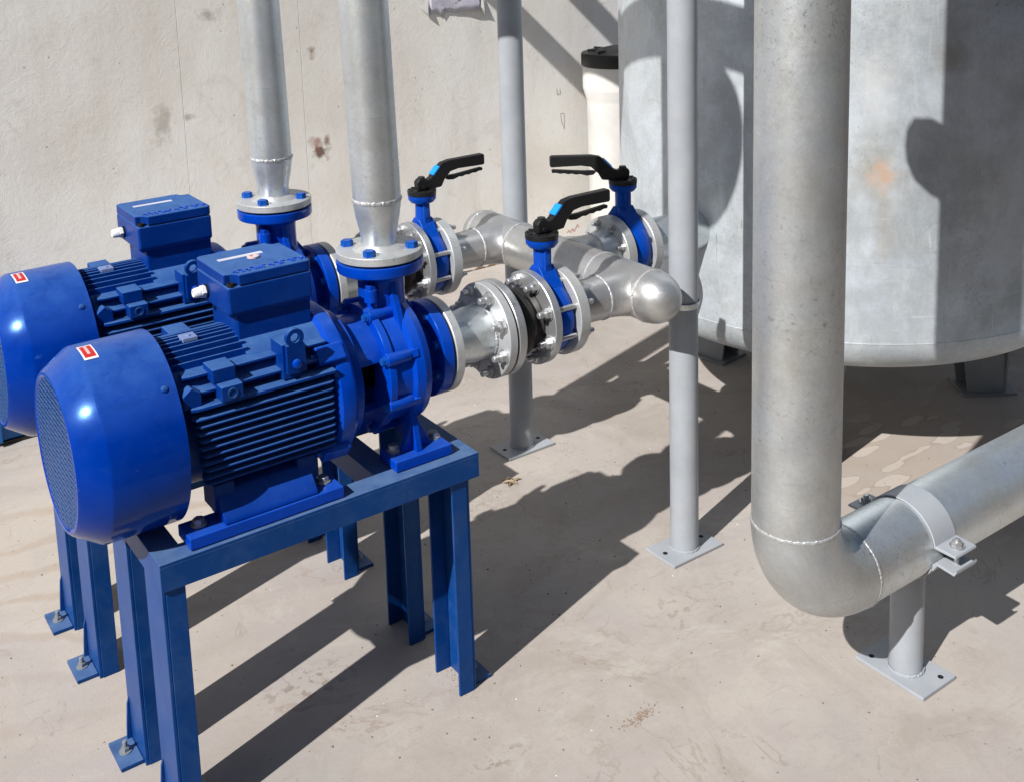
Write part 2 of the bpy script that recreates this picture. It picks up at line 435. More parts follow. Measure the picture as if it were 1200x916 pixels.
# ------------------------------------------------------------------ mesh helpers
def frame(axis):
    w = Vector(axis).normalized()
    a = Vector((0, 0, 1)) if abs(w.z) < 0.9 else Vector((1, 0, 0))
    p = a.cross(w).normalized()
    q = w.cross(p)
    return p, q, w


def lathe(bm, prof, org, axis, seg=48, a0=0.0, a1=360.0, closed=False):
    """revolve a profile [(t along axis, radius)...]; an arc shorter than 360 gives an open shell with end faces"""
    p, q, w = frame(axis)
    org = Vector(org)
    full = abs(a1 - a0) >= 359.9
    n = seg if full else seg + 1
    rings = []
    for t, r in prof:
        if r < 1e-6 and full:
            rings.append([bm.verts.new(org + w * t)])
            continue
        ring = []
        for i in range(n):
            k = radians(a0 + (a1 - a0) * i / seg)
            ring.append(bm.verts.new(org + w * t + p * (r * cos(k)) + q * (r * sin(k))))
        rings.append(ring)
    pairs = list(zip(rings[:-1], rings[1:]))
    if closed:
        pairs.append((rings[-1], rings[0]))
    for A, B in pairs:
        m = seg
        for i in range(m):
            j = (i + 1) % n
            if len(A) == 1 and len(B) == 1:
                continue
            if len(A) == 1:
                bm.faces.new((A[0], B[j], B[i]))
            elif len(B) == 1:
                bm.faces.new((A[i], A[j], B[0]))
            else:
                bm.faces.new((A[i], A[j], B[j], B[i]))
    if not full and closed:
        bm.faces.new([R[0] for R in rings])
        bm.faces.new([R[-1] for R in rings][::-1])


def box(bm, x0, x1, y0, y1, z0, z1, M=None):
    vs = []
    for z in (z0, z1):
        for x, y in ((x0, y0), (x1, y0), (x1, y1), (x0, y1)):
            v = Vector((x, y, z))
            vs.append(bm.verts.new(M @ v if M else v))
    for f in ((3, 2, 1, 0), (4, 5, 6, 7), (0, 1, 5, 4), (1, 2, 6, 5), (2, 3, 7, 6), (3, 0, 4, 7)):
        bm.faces.new([vs[i] for i in f])


def prism(bm, poly, org, ux, uy, n, d0, d1):
    """polygon in the (ux, uy) plane, extruded along n from d0 to d1"""
    org, ux, uy, n = Vector(org), Vector(ux), Vector(uy), Vector(n)
    A = [bm.verts.new(org + ux * x + uy * y + n * d0) for x, y in poly]
    B = [bm.verts.new(org + ux * x + uy * y + n * d1) for x, y in poly]
    bm.faces.new(A[::-1]); bm.faces.new(B)
    for i in range(len(poly)):
        j = (i + 1) % len(poly)
        bm.faces.new((A[i], A[j], B[j], B[i]))


def rod(bm, a, b, r, seg=12):
    a, b = Vector(a), Vector(b)
    L = (b - a).length
    lathe(bm, [(0, 0), (0, r), (L, r), (L, 0)], a, b - a, seg)


def tube(bm, pts, r, seg=24, caps=True):
    pts = [Vector(p) for p in pts]
    rings = []
    prev = None
    for i, p in enumerate(pts):
        d = (pts[min(i + 1, len(pts) - 1)] - pts[max(i - 1, 0)]).normalized()
        if prev is None:
            e1, e2, _ = frame(d)
        else:
            e1 = (prev - d * prev.dot(d)).normalized(); e2 = d.cross(e1)
        prev = e1
        rr = r(i) if callable(r) else r
        rings.append([bm.verts.new(p + e1 * (rr * cos(2 * pi * k / seg)) + e2 * (rr * sin(2 * pi * k / seg))) for k in range(seg)])
    for A, B in zip(rings[:-1], rings[1:]):
        for i in range(seg):
            j = (i + 1) % seg
            bm.faces.new((A[i], A[j], B[j], B[i]))
    if caps:
        bm.faces.new(rings[0][::-1]); bm.faces.new(rings[-1])


def bead(bm, org, axis, R, r=0.0035, seg=90, jit=0.35, a0=0, a1=360):
    """ragged weld bead round a pipe"""
    rnd = random.Random(int(R * 1e5) + int(org[1] * 1e4) + int(org[2] * 1e3))
    p, q, w = frame(axis)
    org = Vector(org)
    n = 8
    seg = int(seg * 1.6)
    rings = []
    for i in range(seg):
        k = 2 * pi * i / seg
        d = p * cos(k) + q * sin(k)
        rr = 0.72 * r * (1 + jit * 0.45 * (rnd.random() - 0.5) + 0.08 * sin(i * 2.1))
        c = org + d * (R + (rnd.random() - 0.5) * r * 0.3) + w * ((rnd.random() - 0.5) * r * 0.35)
        rings.append([bm.verts.new(c + d * (rr * 0.8 * cos(2 * pi * m / n)) + w * (rr * 1.3 * sin(2 * pi * m / n))) for m in range(n)])
    for i in range(seg):
        A, B = rings[i], rings[(i + 1) % seg]
        for m in range(n):
            bm.faces.new((A[m], A[(m + 1) % n], B[(m + 1) % n], B[m]))


def root_loc(o):
    v = Vector((0, 0, 0))
    while o is not None:
        v += o.location
        o = o.parent
    return v


def finish(bm, name, mat, angle=38):
    bmesh.ops.recalc_face_normals(bm, faces=bm.faces[:])
    me = bpy.data.meshes.new(name)
    bm.to_mesh(me); bm.free()
    if angle:
        for p in me.polygons:
            p.use_smooth = True
        me.set_sharp_from_angle(angle=radians(angle))
    me.materials.append(mat)
    return me


def obj(name, bm, mat, parent=None, angle=38, bevel=0.0, bseg=2, label=None):
    """link a bmesh written in world coordinates as ONE object under its thing"""
    off = root_loc(parent) if parent else Vector((0, 0, 0))
    if parent:
        bmesh.ops.translate(bm, verts=bm.verts[:], vec=-off)
    me = finish(bm, name, mat if not isinstance(mat, str) else MAT[mat], angle)
    o = bpy.data.objects.new(name, me)
    COL.objects.link(o)
    if parent:
        o.parent = parent
    if bevel:
        md = o.modifiers.new('edges', 'BEVEL')
        md.width = bevel; md.segments = bseg; md.limit_method = 'ANGLE'; md.angle_limit = radians(40)
        md.harden_normals = True
    if label:
        o['label'] = label
    return o


def thing(name, label, cat, loc=(0, 0, 0), group=None):
    o = bpy.data.objects.new(name, None)
    o.empty_display_size = 0.05
    COL.objects.link(o)
    o.location = loc
    o['label'] = label; o['category'] = cat
    if group:
        o['group'] = group
    return o


def tag(o, label=None, cat=None, group=None, kind=None):
    for k, v in (('label', label), ('category', cat), ('group', group), ('kind', kind)):
        if v:
            o[k] = v
    return o


def inst(name, mesh, parent, loc, axis=(0, 0, 1), spin=0.0, scale=1.0):
    """a piece that shares its mesh; loc in world coordinates, local z of the mesh along axis"""
    o = bpy.data.objects.new(name, mesh)
    COL.objects.link(o)
    q = Vector((0, 0, 1)).rotation_difference(Vector(axis).normalized())
    o.rotation_mode = 'QUATERNION'
    from mathutils import Quaternion
    o.rotation_quaternion = q @ Quaternion((0, 0, 1), spin)
    o.location = Vector(loc) - root_loc(parent)
    o.scale = (scale,) * 3
    o.parent = parent
    return o


def copy_tree(o, parent=None):
    c = o.copy()
    COL.objects.link(c)
    if parent is not None:
        c.parent = parent
    for ch in list(o.children):
        copy_tree(ch, c)
    return c


def NB():
    return bmesh.new()


X, Y, Z = Vector((1, 0, 0)), Vector((0, 1, 0)), Vector((0, 0, 1))


# shared bolt meshes (axis +z, seat at z = 0)
def hexpts(r):
    return [(r * cos(radians(60 * k)), r * sin(radians(60 * k))) for k in range(6)]


def bolt_mesh(name, r, h, wr=0.0, wh=0.002, stub=0.0, sr=0.0, mat='galv_bolt'):
    bm = NB()
    z0 = 0
    if wr:
        lathe(bm, [(0, 0), (0, wr), (wh, wr), (wh, 0)], (0, 0, 0), Z, 20)
        z0 = wh
    prism(bm, hexpts(r), (0, 0, 0), X, Y, Z, z0, z0 + h * 0.85)
    prism(bm, hexpts(r * 0.86), (0, 0, 0), X, Y, Z, z0 + h * 0.84, z0 + h)
    if stub:
        lathe(bm, [(z0 + h - 0.001, sr), (z0 + h + stub, sr), (z0 + h + stub + 0.001, sr * 0.8), (z0 + h + stub + 0.001, 0)], (0, 0, 0), Z, 12)
    return finish(bm, name, MAT[mat], 30)


B_BLUE = bolt_mesh('blue_bolt_head', 0.0105, 0.010, 0, mat='blue_bolt')
B_BLUE_S = bolt_mesh('small_blue_bolt', 0.0075, 0.007, 0.009, mat='blue_bolt')
B_ZINC = bolt_mesh('zinc_bolt', 0.0105, 0.009, 0.014, 0.0025)
B_NUT = bolt_mesh('zinc_nut_stud', 0.0105, 0.009, 0.0135, 0.002, 0.012, 0.0060)
B_ANCH = bolt_mesh('anchor_bolt', 0.0085, 0.008, 0.012, 0.002, 0.012, 0.0045, mat='leg_dark')
B_LUG = bolt_mesh('clamp_bolt', 0.011, 0.009, 0.015, 0.0025, 0.004, 0.006, mat='galv_bolt')


# ------------------------------------------------------------------ ground
def sheet(name, x0, x1, y0, y1, z, mat, n=24, skirt=0.0):
    bm = NB()
    vs = [[bm.verts.new((x0 + (x1 - x0) * i / n, y0 + (y1 - y0) * j / n, z)) for i in range(n + 1)] for j in range(n + 1)]
    for j in range(n):
        for i in range(n):
            bm.faces.new((vs[j][i], vs[j][i + 1], vs[j + 1][i + 1], vs[j + 1][i]))
    if skirt:
        box(bm, x0, x1, y0, y1, z - skirt, z - 0.004)
    return tag(obj(name, bm, mat, angle=0), kind='structure')


sheet('added_dark_ground', -60, 60, -60, 60, -0.10, 'soil')  # dark ground added past the slab, out of view, to lower bounce light
sheet('concrete_floor', -1.4, 4.9, 0.75, 4.40, 0.0, 'ground', 40, 0.10)

# wall: cast panels with hairline joints
WY = 4.11
wall = thing('concrete_wall', 'pale whitewashed concrete wall behind the pumps and pipes', 'wall', (0, WY, 0))
xs = [-6.0, -2.2, 1.3815, 1.871, 5.2, 7.6]
tilt = [0, 0, 0, 0, 0, 0]
for i in range(5):
    bm = NB()
    box(bm, xs[i] + 0.0006, xs[i + 1] - 0.0006, WY, WY + 0.22, 0.002, 2.85)
    obj('panel', bm, 'wall', wall, angle=0, bevel=0.0008, bseg=1)
bm = NB()
box(bm, -5.99, 7.59, WY + 0.012, WY + 0.2, 0.002, 2.84)
obj('core', bm, 'dark', wall, angle=0)
# unseen wall added behind the camera to darken reflections and bounce light
yw = thing('added_wall', 'added grey wall, unseen behind the camera, to darken reflections and bounce', 'wall', (1.0, -3.2, 0))
bm = NB()
box(bm, -7.0, 9.0, -3.4, -3.2, -0.11, 3.4)
obj('panel', bm, 'yard', yw, angle=0)
bm = NB()
box(bm, -7.05, 9.05, -3.44, -3.16, 3.402, 3.48)
obj('coping', bm, 'yard', yw, angle=0)
# dark broken joint where the wall meets the floor
bm = NB()
rnd = random.Random(3)
x = -2.0
while x < 5.0:
    L = rnd.uniform(0.03, 0.12)
    h = rnd.uniform(0.002, 0.007)
    prism(bm, [(x, 0), (x + L, 0), (x + L * 0.8, h), (x + L * 0.3, h * 1.3)], (0, WY, 0.0015), X, Z, Y, -rnd.uniform(0.003, 0.008), -0.0005)
    x += L * rnd.uniform(0.9, 1.3)
tag(obj('joint_crumbs', bm, 'crumb', angle=0), kind='stuff', label='dark crumbled joint along the foot of the wall')


# ------------------------------------------------------------------ steel stand
def make_stand():
    x0, x1, y0, y1, zt = 0.497, 1.147, 1.785, 2.105, 0.525
    t = thing('steel_stand', 'near blue steel stand under the front pump', 'stand', (0.822, 1.945, 0), 'blue steel stands under the pumps')
    w, hh, th = 0.050, 0.052, 0.006
    # angle-iron rails, mitred look: long ones run through, end ones butt
    bm = NB(); box(bm, x0, x1, y0, y0 + w, zt - th, zt); box(bm, x0, x1, y0, y0 + th, zt - hh, zt - th)
    obj('front_rail', bm, 'blue_frame', t, bevel=0.0012)
    bm = NB(); box(bm, x0, x1, y1 - w, y1, zt - th, zt); box(bm, x0, x1, y1 - th, y1, zt - hh, zt - th)
    obj('rear_rail', bm, 'blue_frame', t, bevel=0.0012)
    for xa, s in ((x0, 1), (x1, -1)):
        bm = NB()
        a, b = sorted((xa, xa + s * w)); box(bm, a, b, y0 + w + 0.0005, y1 - w - 0.0005, zt - th - 0.0004, zt - 0.0004)
        a, b = sorted((xa + s * 0.0008, xa + s * th)); box(bm, a, b, y0 + th + 0.0005, y1 - th - 0.0005, zt - hh, zt - th - 0.0006)
        obj('end_rail', bm, 'blue_frame', t, bevel=0.0012)
    # bearer plate that carries the pump end
    bm = NB(); box(bm, 0.935, 0.985, y0 + w + 0.001, y1 - w - 0.001, zt - 0.05, zt - 0.0006)
    obj('cross_bearer', bm, 'blue_frame', t, bevel=0.0012)
    # channel legs: web outwards, two flanges, foot plate with anchor
    zl = zt - hh - 0.001
    for xa, s in ((x0 + 0.002, 1), (x1 - 0.022, -1)):
        for yc in ((y0 + 0.057), (y1 - 0.057)):
            bm = NB()
            ya, yb = yc - 0.0515, yc + 0.0475
            ztop = zt - th - 0.002
            a, b = sorted((xa, xa + s * 0.006)); box(bm, a, b, ya + (0.0015), yb - 0.001, 0.0, (zl if s < 0 else zl))
            for yy in (ya, yb - 0.006):
                a, b = sorted((xa + s * 0.0065, xa + s * 0.041)); box(bm, a, b, yy, yy + 0.0062, 0.0, zl)
            leg = obj('leg', bm, 'blue_frame', t, bevel=0.0012)
            bm = NB()
            a, b = sorted((xa - s * 0.0008, xa - s * 0.044))
            box(bm, a, b, ya + 0.012, yb - 0.001, 0.001, 0.009)
            g = -s
            prism(bm, [(0.0, 0.0), (0.010, 0.0), (0.008, 0.030), (0.004, 0.075), (0.0, 0.088)], (xa + g * 0.0005, yb - 0.014, 0.009), X * g, Z, Y, 0, 0.006)
            foot = obj('foot_plate', bm, 'blue_frame', leg, bevel=0.001)
            inst('anchor_bolt', B_ANCH, leg, (xa - s * 0.023, yc + 0.004, 0.009), Z, random.random())
    return t


stand = make_stand()


# ------------------------------------------------------------------ pump with motor
def make_pump():
    B, S = 1.945, 0.703
    t = thing('electric_pump', 'near blue electric pump, its terminal box carrying a pale round washer', 'pump', (0.70, B, 0.5255), 'blue electric pumps on the stands')
    # fan cowl
    bm = NB()
    lathe(bm, [(0.386, 0.128), (0.383, 0.134), (0.3835, 0.139), (0.388, 0.1435), (0.428, 0.1705), (0.434, 0.1725), (0.560, 0.1730), (0.561, 0.1722), (0.560, 0.1705), (0.436, 0.1700), (0.390, 0.140), (0.3865, 0.133)], (0, B, S), X, 96)
    cowl = obj('fan_cowl', bm, 'blue_gloss', t, angle=32)
    bm = NB()
    R = 0.132
    n = 27
    for i in range(n):
        z = -R + 2 * R * (i + 0.5) / n
        hw = sqrt(max(R * R - z * z, 0))
        if hw > 0.015:
            box(bm, 0.3845, 0.3862, B - hw, B + hw, S + z - 0.0021, S + z + 0.0021)
    for i in range(9):
        y = -R + 2 * R * (i + 0.5) / 9
        hw = sqrt(max(R * R - y * y, 0))
        if hw > 0.015:
            box(bm, 0.3850, 0.3868, B + y - 0.0012, B + y + 0.0012, S - hw, S + hw)
    g = obj('grille', bm, 'blue_frame', cowl, angle=0); g['kind'] = 'stuff'
    bm = NB()
    lathe(bm, [(0.398, 0.0), (0.398, 0.035), (0.41, 0.045), (0.46, 0.05), (0.46, 0.0)], (0, B, S), X, 24)
    for k in range(7):
        a = 2 * pi * k / 7
        M = Matrix.Translation((0.43, B, S)) @ Matrix.Rotation(a, 4, 'X')
        box(bm, -0.02, 0.02, -0.003, 0.003, 0.04, 0.13, M)
    obj('fan', bm, 'dark', t)  # coloured near-black for the shade behind the grille
    for ang in (42, 138, -42, -138):
        a = radians(ang)
        d = Vector((0, -cos(a), sin(a)))
        bm = NB()
        c = Vector((0.540, B, S)) + d * 0.1725
        lathe(bm, [(0, 0.0065), (0.0022, 0.0062), (0.0035, 0.004), (0.0035, 0.0)], c, d, 16)
        obj('screw', bm, 'blue_cast', cowl)
    # red and white arrow sticker wrapped on the cowl
    def patch(name, x0, x1, a0, a1, dr, m):
        bm = NB()
        vv = []
        for i in range(7):
            a = radians(a0 + (a1 - a0) * i / 6)
            for xx in (x0, x1):
                vv.append(bm.verts.new((xx, B - (0.1731 + dr) * cos(a), S + (0.1731 + dr) * sin(a))))
        for i in range(6):
            bm.faces.new((vv[2 * i], vv[2 * i + 1], vv[2 * i + 3], vv[2 * i + 2]))
        return obj(name, bm, m, cowl)
    patch('sticker', 0.4355, 0.4600, 75, 93, 0.0006, 'gland')
    patch('sticker_print', 0.4385, 0.4570, 77, 91.4, 0.0011, 'red')
    patch('sticker_bar', 0.4450, 0.4500, 80, 92.0, 0.0016, 'pink_washer')

    # stator barrel
    bm = NB()
    lathe(bm, [(0.50, 0.0), (0.50, 0.10), (0.555, 0.118), (0.87, 0.120), (0.87, 0.0)], (0, B, S), X, 64)
    obj('motor_body', bm, 'blue_cast', t)
    # horizontal side fins, both sides
    for side in (-1, 1):
        for k in range(10):
            z = 0.7555 - 0.01385 * k
            xs0 = 0.580 + 0.0014 * k + (0.012 if k % 2 else 0) * 0.3
            yo = 0.1515 - 0.0009 * max(0, k - 6) ** 2
            bm = NB()
            poly = [(xs0 + 0.012, 0.105), (xs0 - 0.002, yo - 0.010), (xs0 + 0.004, yo), (0.838, yo), (0.846, yo - 0.006), (0.846, 0.105)]
            poly = [(x, side * y) for x, y in poly]
            prism(bm, poly, (0, B, z), X, Y, Z, -0.0017, 0.0017)
            obj('cooling_fin', bm, 'blue_cast', t, angle=30, bevel=0.0008, bseg=1)
        # stepped shoulder above the fins
        for (y0, y1, za, zb) in ((0.100, 0.150, 0.771, 0.777), (0.085, 0.132, 0.793, 0.798), (0.070, 0.112, 0.816, 0.821)):
            bm = NB()
            poly = [(0.583, side * (y0)), (0.577, side * y1 * 0.97), (0.590, side * y1), (0.850, side * y1), (0.852, side * y0)]
            prism(bm, poly, (0, B, 0), X, Y, Z, za, zb)
            obj('shoulder_fin', bm, 'blue_cast', t, angle=30, bevel=0.001, bseg=1)
        # foot-mount block with a screw and lifting eye
        bm = NB()
        a, b = sorted((side * 0.158, side * 0.098)); box(bm, 0.628, 0.668, B + a, B + b, 0.779, 0.806)
        a, b = sorted((side * 0.136, side * 0.088)); box(bm, 0.622, 0.664, B + a, B + b, 0.8065, 0.832)
        blk = obj('mounting_block', bm, 'blue_cast', t, bevel=0.002)
        bm = NB()
        lathe(bm, [(0, 0.0095), (0.0015, 0.0095), (0.0015, 0.0065), (-0.004, 0.0065), (-0.004, 0.0)], (0.648, B + side * 0.158, 0.792), Y * side, 20)
        obj('screw', bm, 'blue_frame', blk)
        bm = NB()
        a, b = sorted((side * 0.140, side * 0.088)); box(bm, 0.750, 0.786, B + a, B + b, 0.779, 0.846)
        blk = obj('mounting_block', bm, 'blue_cast', t, bevel=0.002)
        bm = NB()
        # eye plate: rounded top with a hole
        cx, cz, ro, ri = 0.772, 0.858, 0.0175, 0.0085
        outer, inner = [], []
        for i in range(25):
            a = radians(-20 + 220 * i / 24)
            outer.append((cx + ro * cos(a), cz + ro * sin(a)))
        low = [(cx - 0.019, 0.792), (cx + 0.021, 0.792)]
        y_a = B + side * 0.1415
        lo_a, lo_b = sorted((0.0, side * 0.010))
        ringo = [(cx + ro * cos(2 * pi * i / 24), cz + ro * sin(2 * pi * i / 24)) for i in range(24)]
        ringi = [(cx + ri * cos(2 * pi * i / 24), cz + ri * sin(2 * pi * i / 24)) for i in range(24)]
        va = [[bm.verts.new((x, y_a + d, z)) for x, z in rr] for d in (lo_a, lo_b) for rr in (ringo, ringi)]
        for i in range(24):
            j = (i + 1) % 24
            bm.faces.new((va[0][i], va[0][j], va[1][j], va[1][i]))
            bm.faces.new((va[2][i], va[2][j], va[3][j], va[3][i]))
            bm.faces.new((va[0][i], va[0][j], va[2][j], va[2][i]))
            bm.faces.new((va[1][i], va[1][j], va[3][j], va[3][i]))
        prism(bm, [(cx - 0.0175, 0.846), (cx + 0.0175, 0.846), (cx + 0.020, 0.792), (cx - 0.018, 0.792)], (0, y_a, 0), X, Z, Y, lo_a + 0.0003, lo_b - 0.0003)
        obj('lifting_eye', bm, 'blue_cast', t, bevel=0.001, bseg=1)
        bm = NB()
        lathe(bm, [(0, 0.009), (0.005, 0.008), (0.007, 0.005), (0.007, 0)], (0.772, y_a + side * 0.010, 0.810), Y * side, 16)
        obj('stud_boss', bm, 'blue_pump', t)
    # cover-fixing bosses by the cowl
    for side in (-1, 1):
        bm = NB()
        prism(bm, [(0.566, 0.775), (0.600, 0.775), (0.600, 0.80), (0.582, 0.812), (0.566, 0.80)], (0, B + side * 0.118, 0), X, Z, Y * side, 0, 0.022)
        obj('cowl_bracket', bm, 'blue_cast', t, bevel=0.003)
    # upright fins on the crown of the motor
    for k in range(-5, 6):
        y = k * 0.0150
        zt = S + sqrt(0.151 ** 2 - y * y)
        bm = NB()
        prism(bm, [(0.572, S + 0.105), (0.564, zt - 0.006), (0.572, zt), (0.712, zt), (0.712, S + 0.105)], (0, B + y, 0), X, Z, Y, -0.0020, 0.0020)
        obj('cooling_fin', bm, 'blue_cast', t, angle=30, bevel=0.0008, bseg=1)
    bm = NB()
    box(bm, 0.612, 0.640, B - 0.022, B + 0.006, S + 0.146, S + 0.1535)
    lathe(bm, [(0, 0.0055), (0.002, 0.005), (0.002, 0)], (0.626, B - 0.008, S + 0.1534), Z, 12)
    obj('type_plate', bm, 'tag_blue', t, bevel=0.001, bseg=1)
    # smooth saddle under the terminal box
    bm = NB()
    lathe(bm, [(0.706, 0.146), (0.872, 0.146), (0.872, 0.119), (0.706, 0.119)], (0, B, S), X, 30, 52, 128, closed=True)
    # angles are measured in the (y,z) frame of the lathe: 90 is straight up
    obj('saddle', bm, 'blue_cast', t, bevel=0.002)
    for a0, a1 in ((34, 57), (123, 146)):
        bm = NB()
        lathe(bm, [(0.570, 0.1425), (0.872, 0.1425), (0.872, 0.117), (0.570, 0.117)], (0, B, S), X, 14, a0, a1, closed=True)
        obj('flank_panel', bm, 'blue_cast', t, bevel=0.002)
    # lower webs and the long motor feet
    for side in (-1, 1):
        for xa in (0.615, 0.775):
            bm = NB()
            poly = [(side * 0.118, 0.612), (side * 0.118, 0.560), (side * 0.06, 0.560), (side * 0.06, 0.62)]
            prism(bm, poly, (0, B, 0), Y, Z, X, xa, xa + 0.038)
            obj('foot_web', bm, 'blue_cast', t, bevel=0.002)
        bm = NB()
        a, b = sorted((side * 0.1525, side * 0.088)); box(bm, 0.555, 0.850, B + a, B + b, 0.5265, 0.5485)
        ft = obj('motor_foot', bm, 'blue_pump', t, bevel=0.002)
        bm = NB()
        poly = [(side * 0.150, 0.549), (side * 0.146, 0.560), (side * 0.112, 0.598), (side * 0.080, 0.600), (side * 0.080, 0.549)]
        prism(bm, poly, (0, B, 0), Y, Z, X, 0.620, 0.800)
        obj('foot_cover', bm, 'blue_gloss', ft, bevel=0.003)
        for xa in (0.585, 0.826):
            inst('bolt', B_ZINC, ft, (xa, B + side * 0.113, 0.549), Z, random.random(), 1.05)
    # terminal box
    bm = NB()
    box(bm, 0.705, 0.852, B - 0.050, B + 0.078, 0.835, 0.890)
    tb = obj('terminal_box', bm, 'blue_cast', t, bevel=0.004)
    bm = NB()
    y0, y1 = B - 0.060, B + 0.102
    lo = [(0.697, y0 + 0.012), (0.850, y0 + 0.012), (0.850, y1 - 0.012), (0.697, y1 - 0.012)]
    hi = [(0.688, y0), (0.853, y0), (0.853, y1), (0.688, y1)]
    A = [bm.verts.new((x, y, 0.882)) for x, y in lo]
    M_ = [bm.verts.new((x, y, 0.893)) for x, y in hi]
    T_ = [bm.verts.new((x, y, 0.9445)) for x, y in hi]
    for P, Q in ((A, M_), (M_, T_)):
        for i in range(4):
            bm.faces.new((P[i], P[(i + 1) % 4], Q[(i + 1) % 4], Q[i]))
    bm.faces.new(A[::-1]); bm.faces.new(T_)
    obj('box_body', bm, 'blue_cast', tb, bevel=0.005, bseg=3)
    # lid with sunk corners
    bm = NB()
    e = 0.0002; cxn = 0.022; cyn = 0.020
    xl, xr, yl, yr = 0.688 - e, 0.853 + e, y0 - e, y1 + e
    poly = [(xl, yl + cyn * 0.0), (xr, yl), (xr, yr - cyn), (xr - cxn, yr - cyn), (xr - cxn, yr), (xl + cxn, yr), (xl + cxn, yr - cyn), (xl, yr - cyn)]
    cut = 0.018
    poly = [(xl, yl + cut + 0.0), (xl + 0.012, yl + cut), (xl + 0.022, yl + 0.010), (xl + 0.022, yl), (xr - 0.006, yl), (xr, yl + 0.006),
            (xr, yr - cut), (xr - 0.014, yr - cut), (xr - 0.022, yr - 0.010), (xr - 0.022, yr), (xl + 0.006, yr), (xl, yr - 0.006)]
    prism(bm, poly, (0, 0, 0), X, Y, Z, 0.9447, 0.9655)
    lid = obj('box_lid', bm, 'blue_cast', tb, bevel=0.003, bseg=3)
    for (xx, yy) in ((xl + 0.009, yl + 0.009), (xr - 0.009, yr - 0.009)):
        bm = NB()
        lathe(bm, [(0, 0.0075), (0.006, 0.0075), (0.006, 0.004), (0.003, 0.004), (0.003, 0)], (xx, yy, 0.9448), Z, 14)
        obj('lid_screw', bm, 'dark', lid)
    bm = NB()
    box(bm, 0.712, 0.800, B + 0.040, B + 0.053, 0.9653, 0.9662)
    obj('label_strip', bm, 'white_label', lid, angle=0)
    # raised, weathered maker's lettering along the lid edge (illegible in the photograph)
    bm = NB()
    rr = random.Random(11)
    x = 0.705
    while x < 0.842:
        w = rr.uniform(0.007, 0.0105)
        hgt = 0.0155
        yb = B - 0.050
        kind = rr.randrange(4)
        s = 0.0017
        if kind in (0, 2):
            box(bm, x, x + s, yb, yb + hgt, 0.965, 0.9678)
        if kind in (0, 1):
            box(bm, x + s, x + w, yb + hgt - s, yb + hgt, 0.965, 0.9678)
        if kind in (1, 2, 3):
            box(bm, x + w - s, x + w, yb, yb + hgt - s, 0.965, 0.9678)
        if kind in (2, 3):
            box(bm, x + s, x + w - s, yb + hgt * 0.5, yb + hgt * 0.5 + s, 0.965, 0.9678)
        x += w + 0.0035
    lt = obj('raised_lettering', bm, 'blue_pump', lid, angle=0)
    # cable gland
    bm = NB()
    gy, gz = B + 0.050, 0.912
    lathe(bm, [(0, 0), (0, 0.013), (0.003, 0.013), (0.003, 0)], (0.6875, gy, gz), -X, 20)
    obj('gland_ring', bm, 'dark', tb)
    bm = NB()
    prism(bm, hexpts(0.0125), (0.6845, gy, gz), Y, Z, -X, 0, 0.009)
    lathe(bm, [(0.0092, 0.0), (0.0092, 0.0105), (0.020, 0.0095), (0.024, 0.0075), (0.024, 0.004), (0.018, 0.004), (0.018, 0)], (0.6845, gy, gz), -X, 20)
    obj('cable_gland', bm, 'gland', tb, bevel=0.001, bseg=1)
    # drive-end shield
    bm = NB()
    lathe(bm, [(0.852, 0.118), (0.852, 0.146), (0.858, 0.1535), (0.872, 0.1550), (0.884, 0.1535), (0.892, 0.146), (0.896, 0.120), (0.905, 0.100), (0.905, 0.0)], (0, B, S), X, 72)
    sh = obj('end_shield', bm, 'blue_pump', t, angle=30)
    for ang in (38, 142, -38, -142):
        a = radians(ang)
        d = Vector((0, -cos(a), sin(a))); tdir = Vector((0, sin(a), cos(a)))
        bm = NB()
        prism(bm, [(-0.020, 0.118), (0.020, 0.118), (0.017, 0.164), (-0.017, 0.164)], (0, B, S), tdir, d, X, 0.822, 0.878)
        e_ = obj('shield_ear', bm, 'blue_pump', sh, bevel=0.003)
        inst('bolt', B_BLUE_S, e_, Vector((0.822, B, S)) + d * 0.150, -X)
    # lantern piece between motor and pump
    bm = NB()
    lathe(bm, [(0.900, 0.128), (0.916, 0.128), (0.918, 0.110), (0.918, 0.030), (0.900, 0.030)], (0, B, S), X, 64, closed=True)
    lathe(bm, [(0.912, 0.112), (0.975, 0.106), (0.975, 0.078), (0.912, 0.080)], (0, B, S), X, 24, 35, 158, closed=True)
    lathe(bm, [(0.916, 0.098), (0.975, 0.094), (0.975, 0.078), (0.916, 0.080)], (0, B, S), X, 24, 225, 318, closed=True)
    lathe(bm, [(0.974, 0.060), (0.974, 0.126), (0.990, 0.1265), (0.990, 0.060)], (0, B, S), X, 64, closed=True)
    obj('lantern', bm, 'blue_pump', t, bevel=0.002, bseg=2)
    bm = NB()
    lathe(bm, [(0.90, 0), (0.90, 0.028), (0.93, 0.028), (0.932, 0.036), (0.955, 0.036), (0.957, 0.024), (0.98, 0.024), (0.98, 0)], (0, B, S), X, 24)
    obj('shaft', bm, 'dark', t)  # near-black colour stands for the shade inside the lantern window
    # volute casing
    bm = NB()
    lathe(bm, [(0.9905, 0.05), (0.9905, 0.120), (1.026, 0.121), (1.032, 0.130), (1.050, 0.1325), (1.066, 0.127), (1.078, 0.104), (1.080, 0.098), (1.082, 0.070), (1.10, 0.062), (1.118, 0.062), (1.118, 0.0)], (0, B, S), X, 80)
    vol = obj('volute', bm, 'blue_pump', t, angle=24)
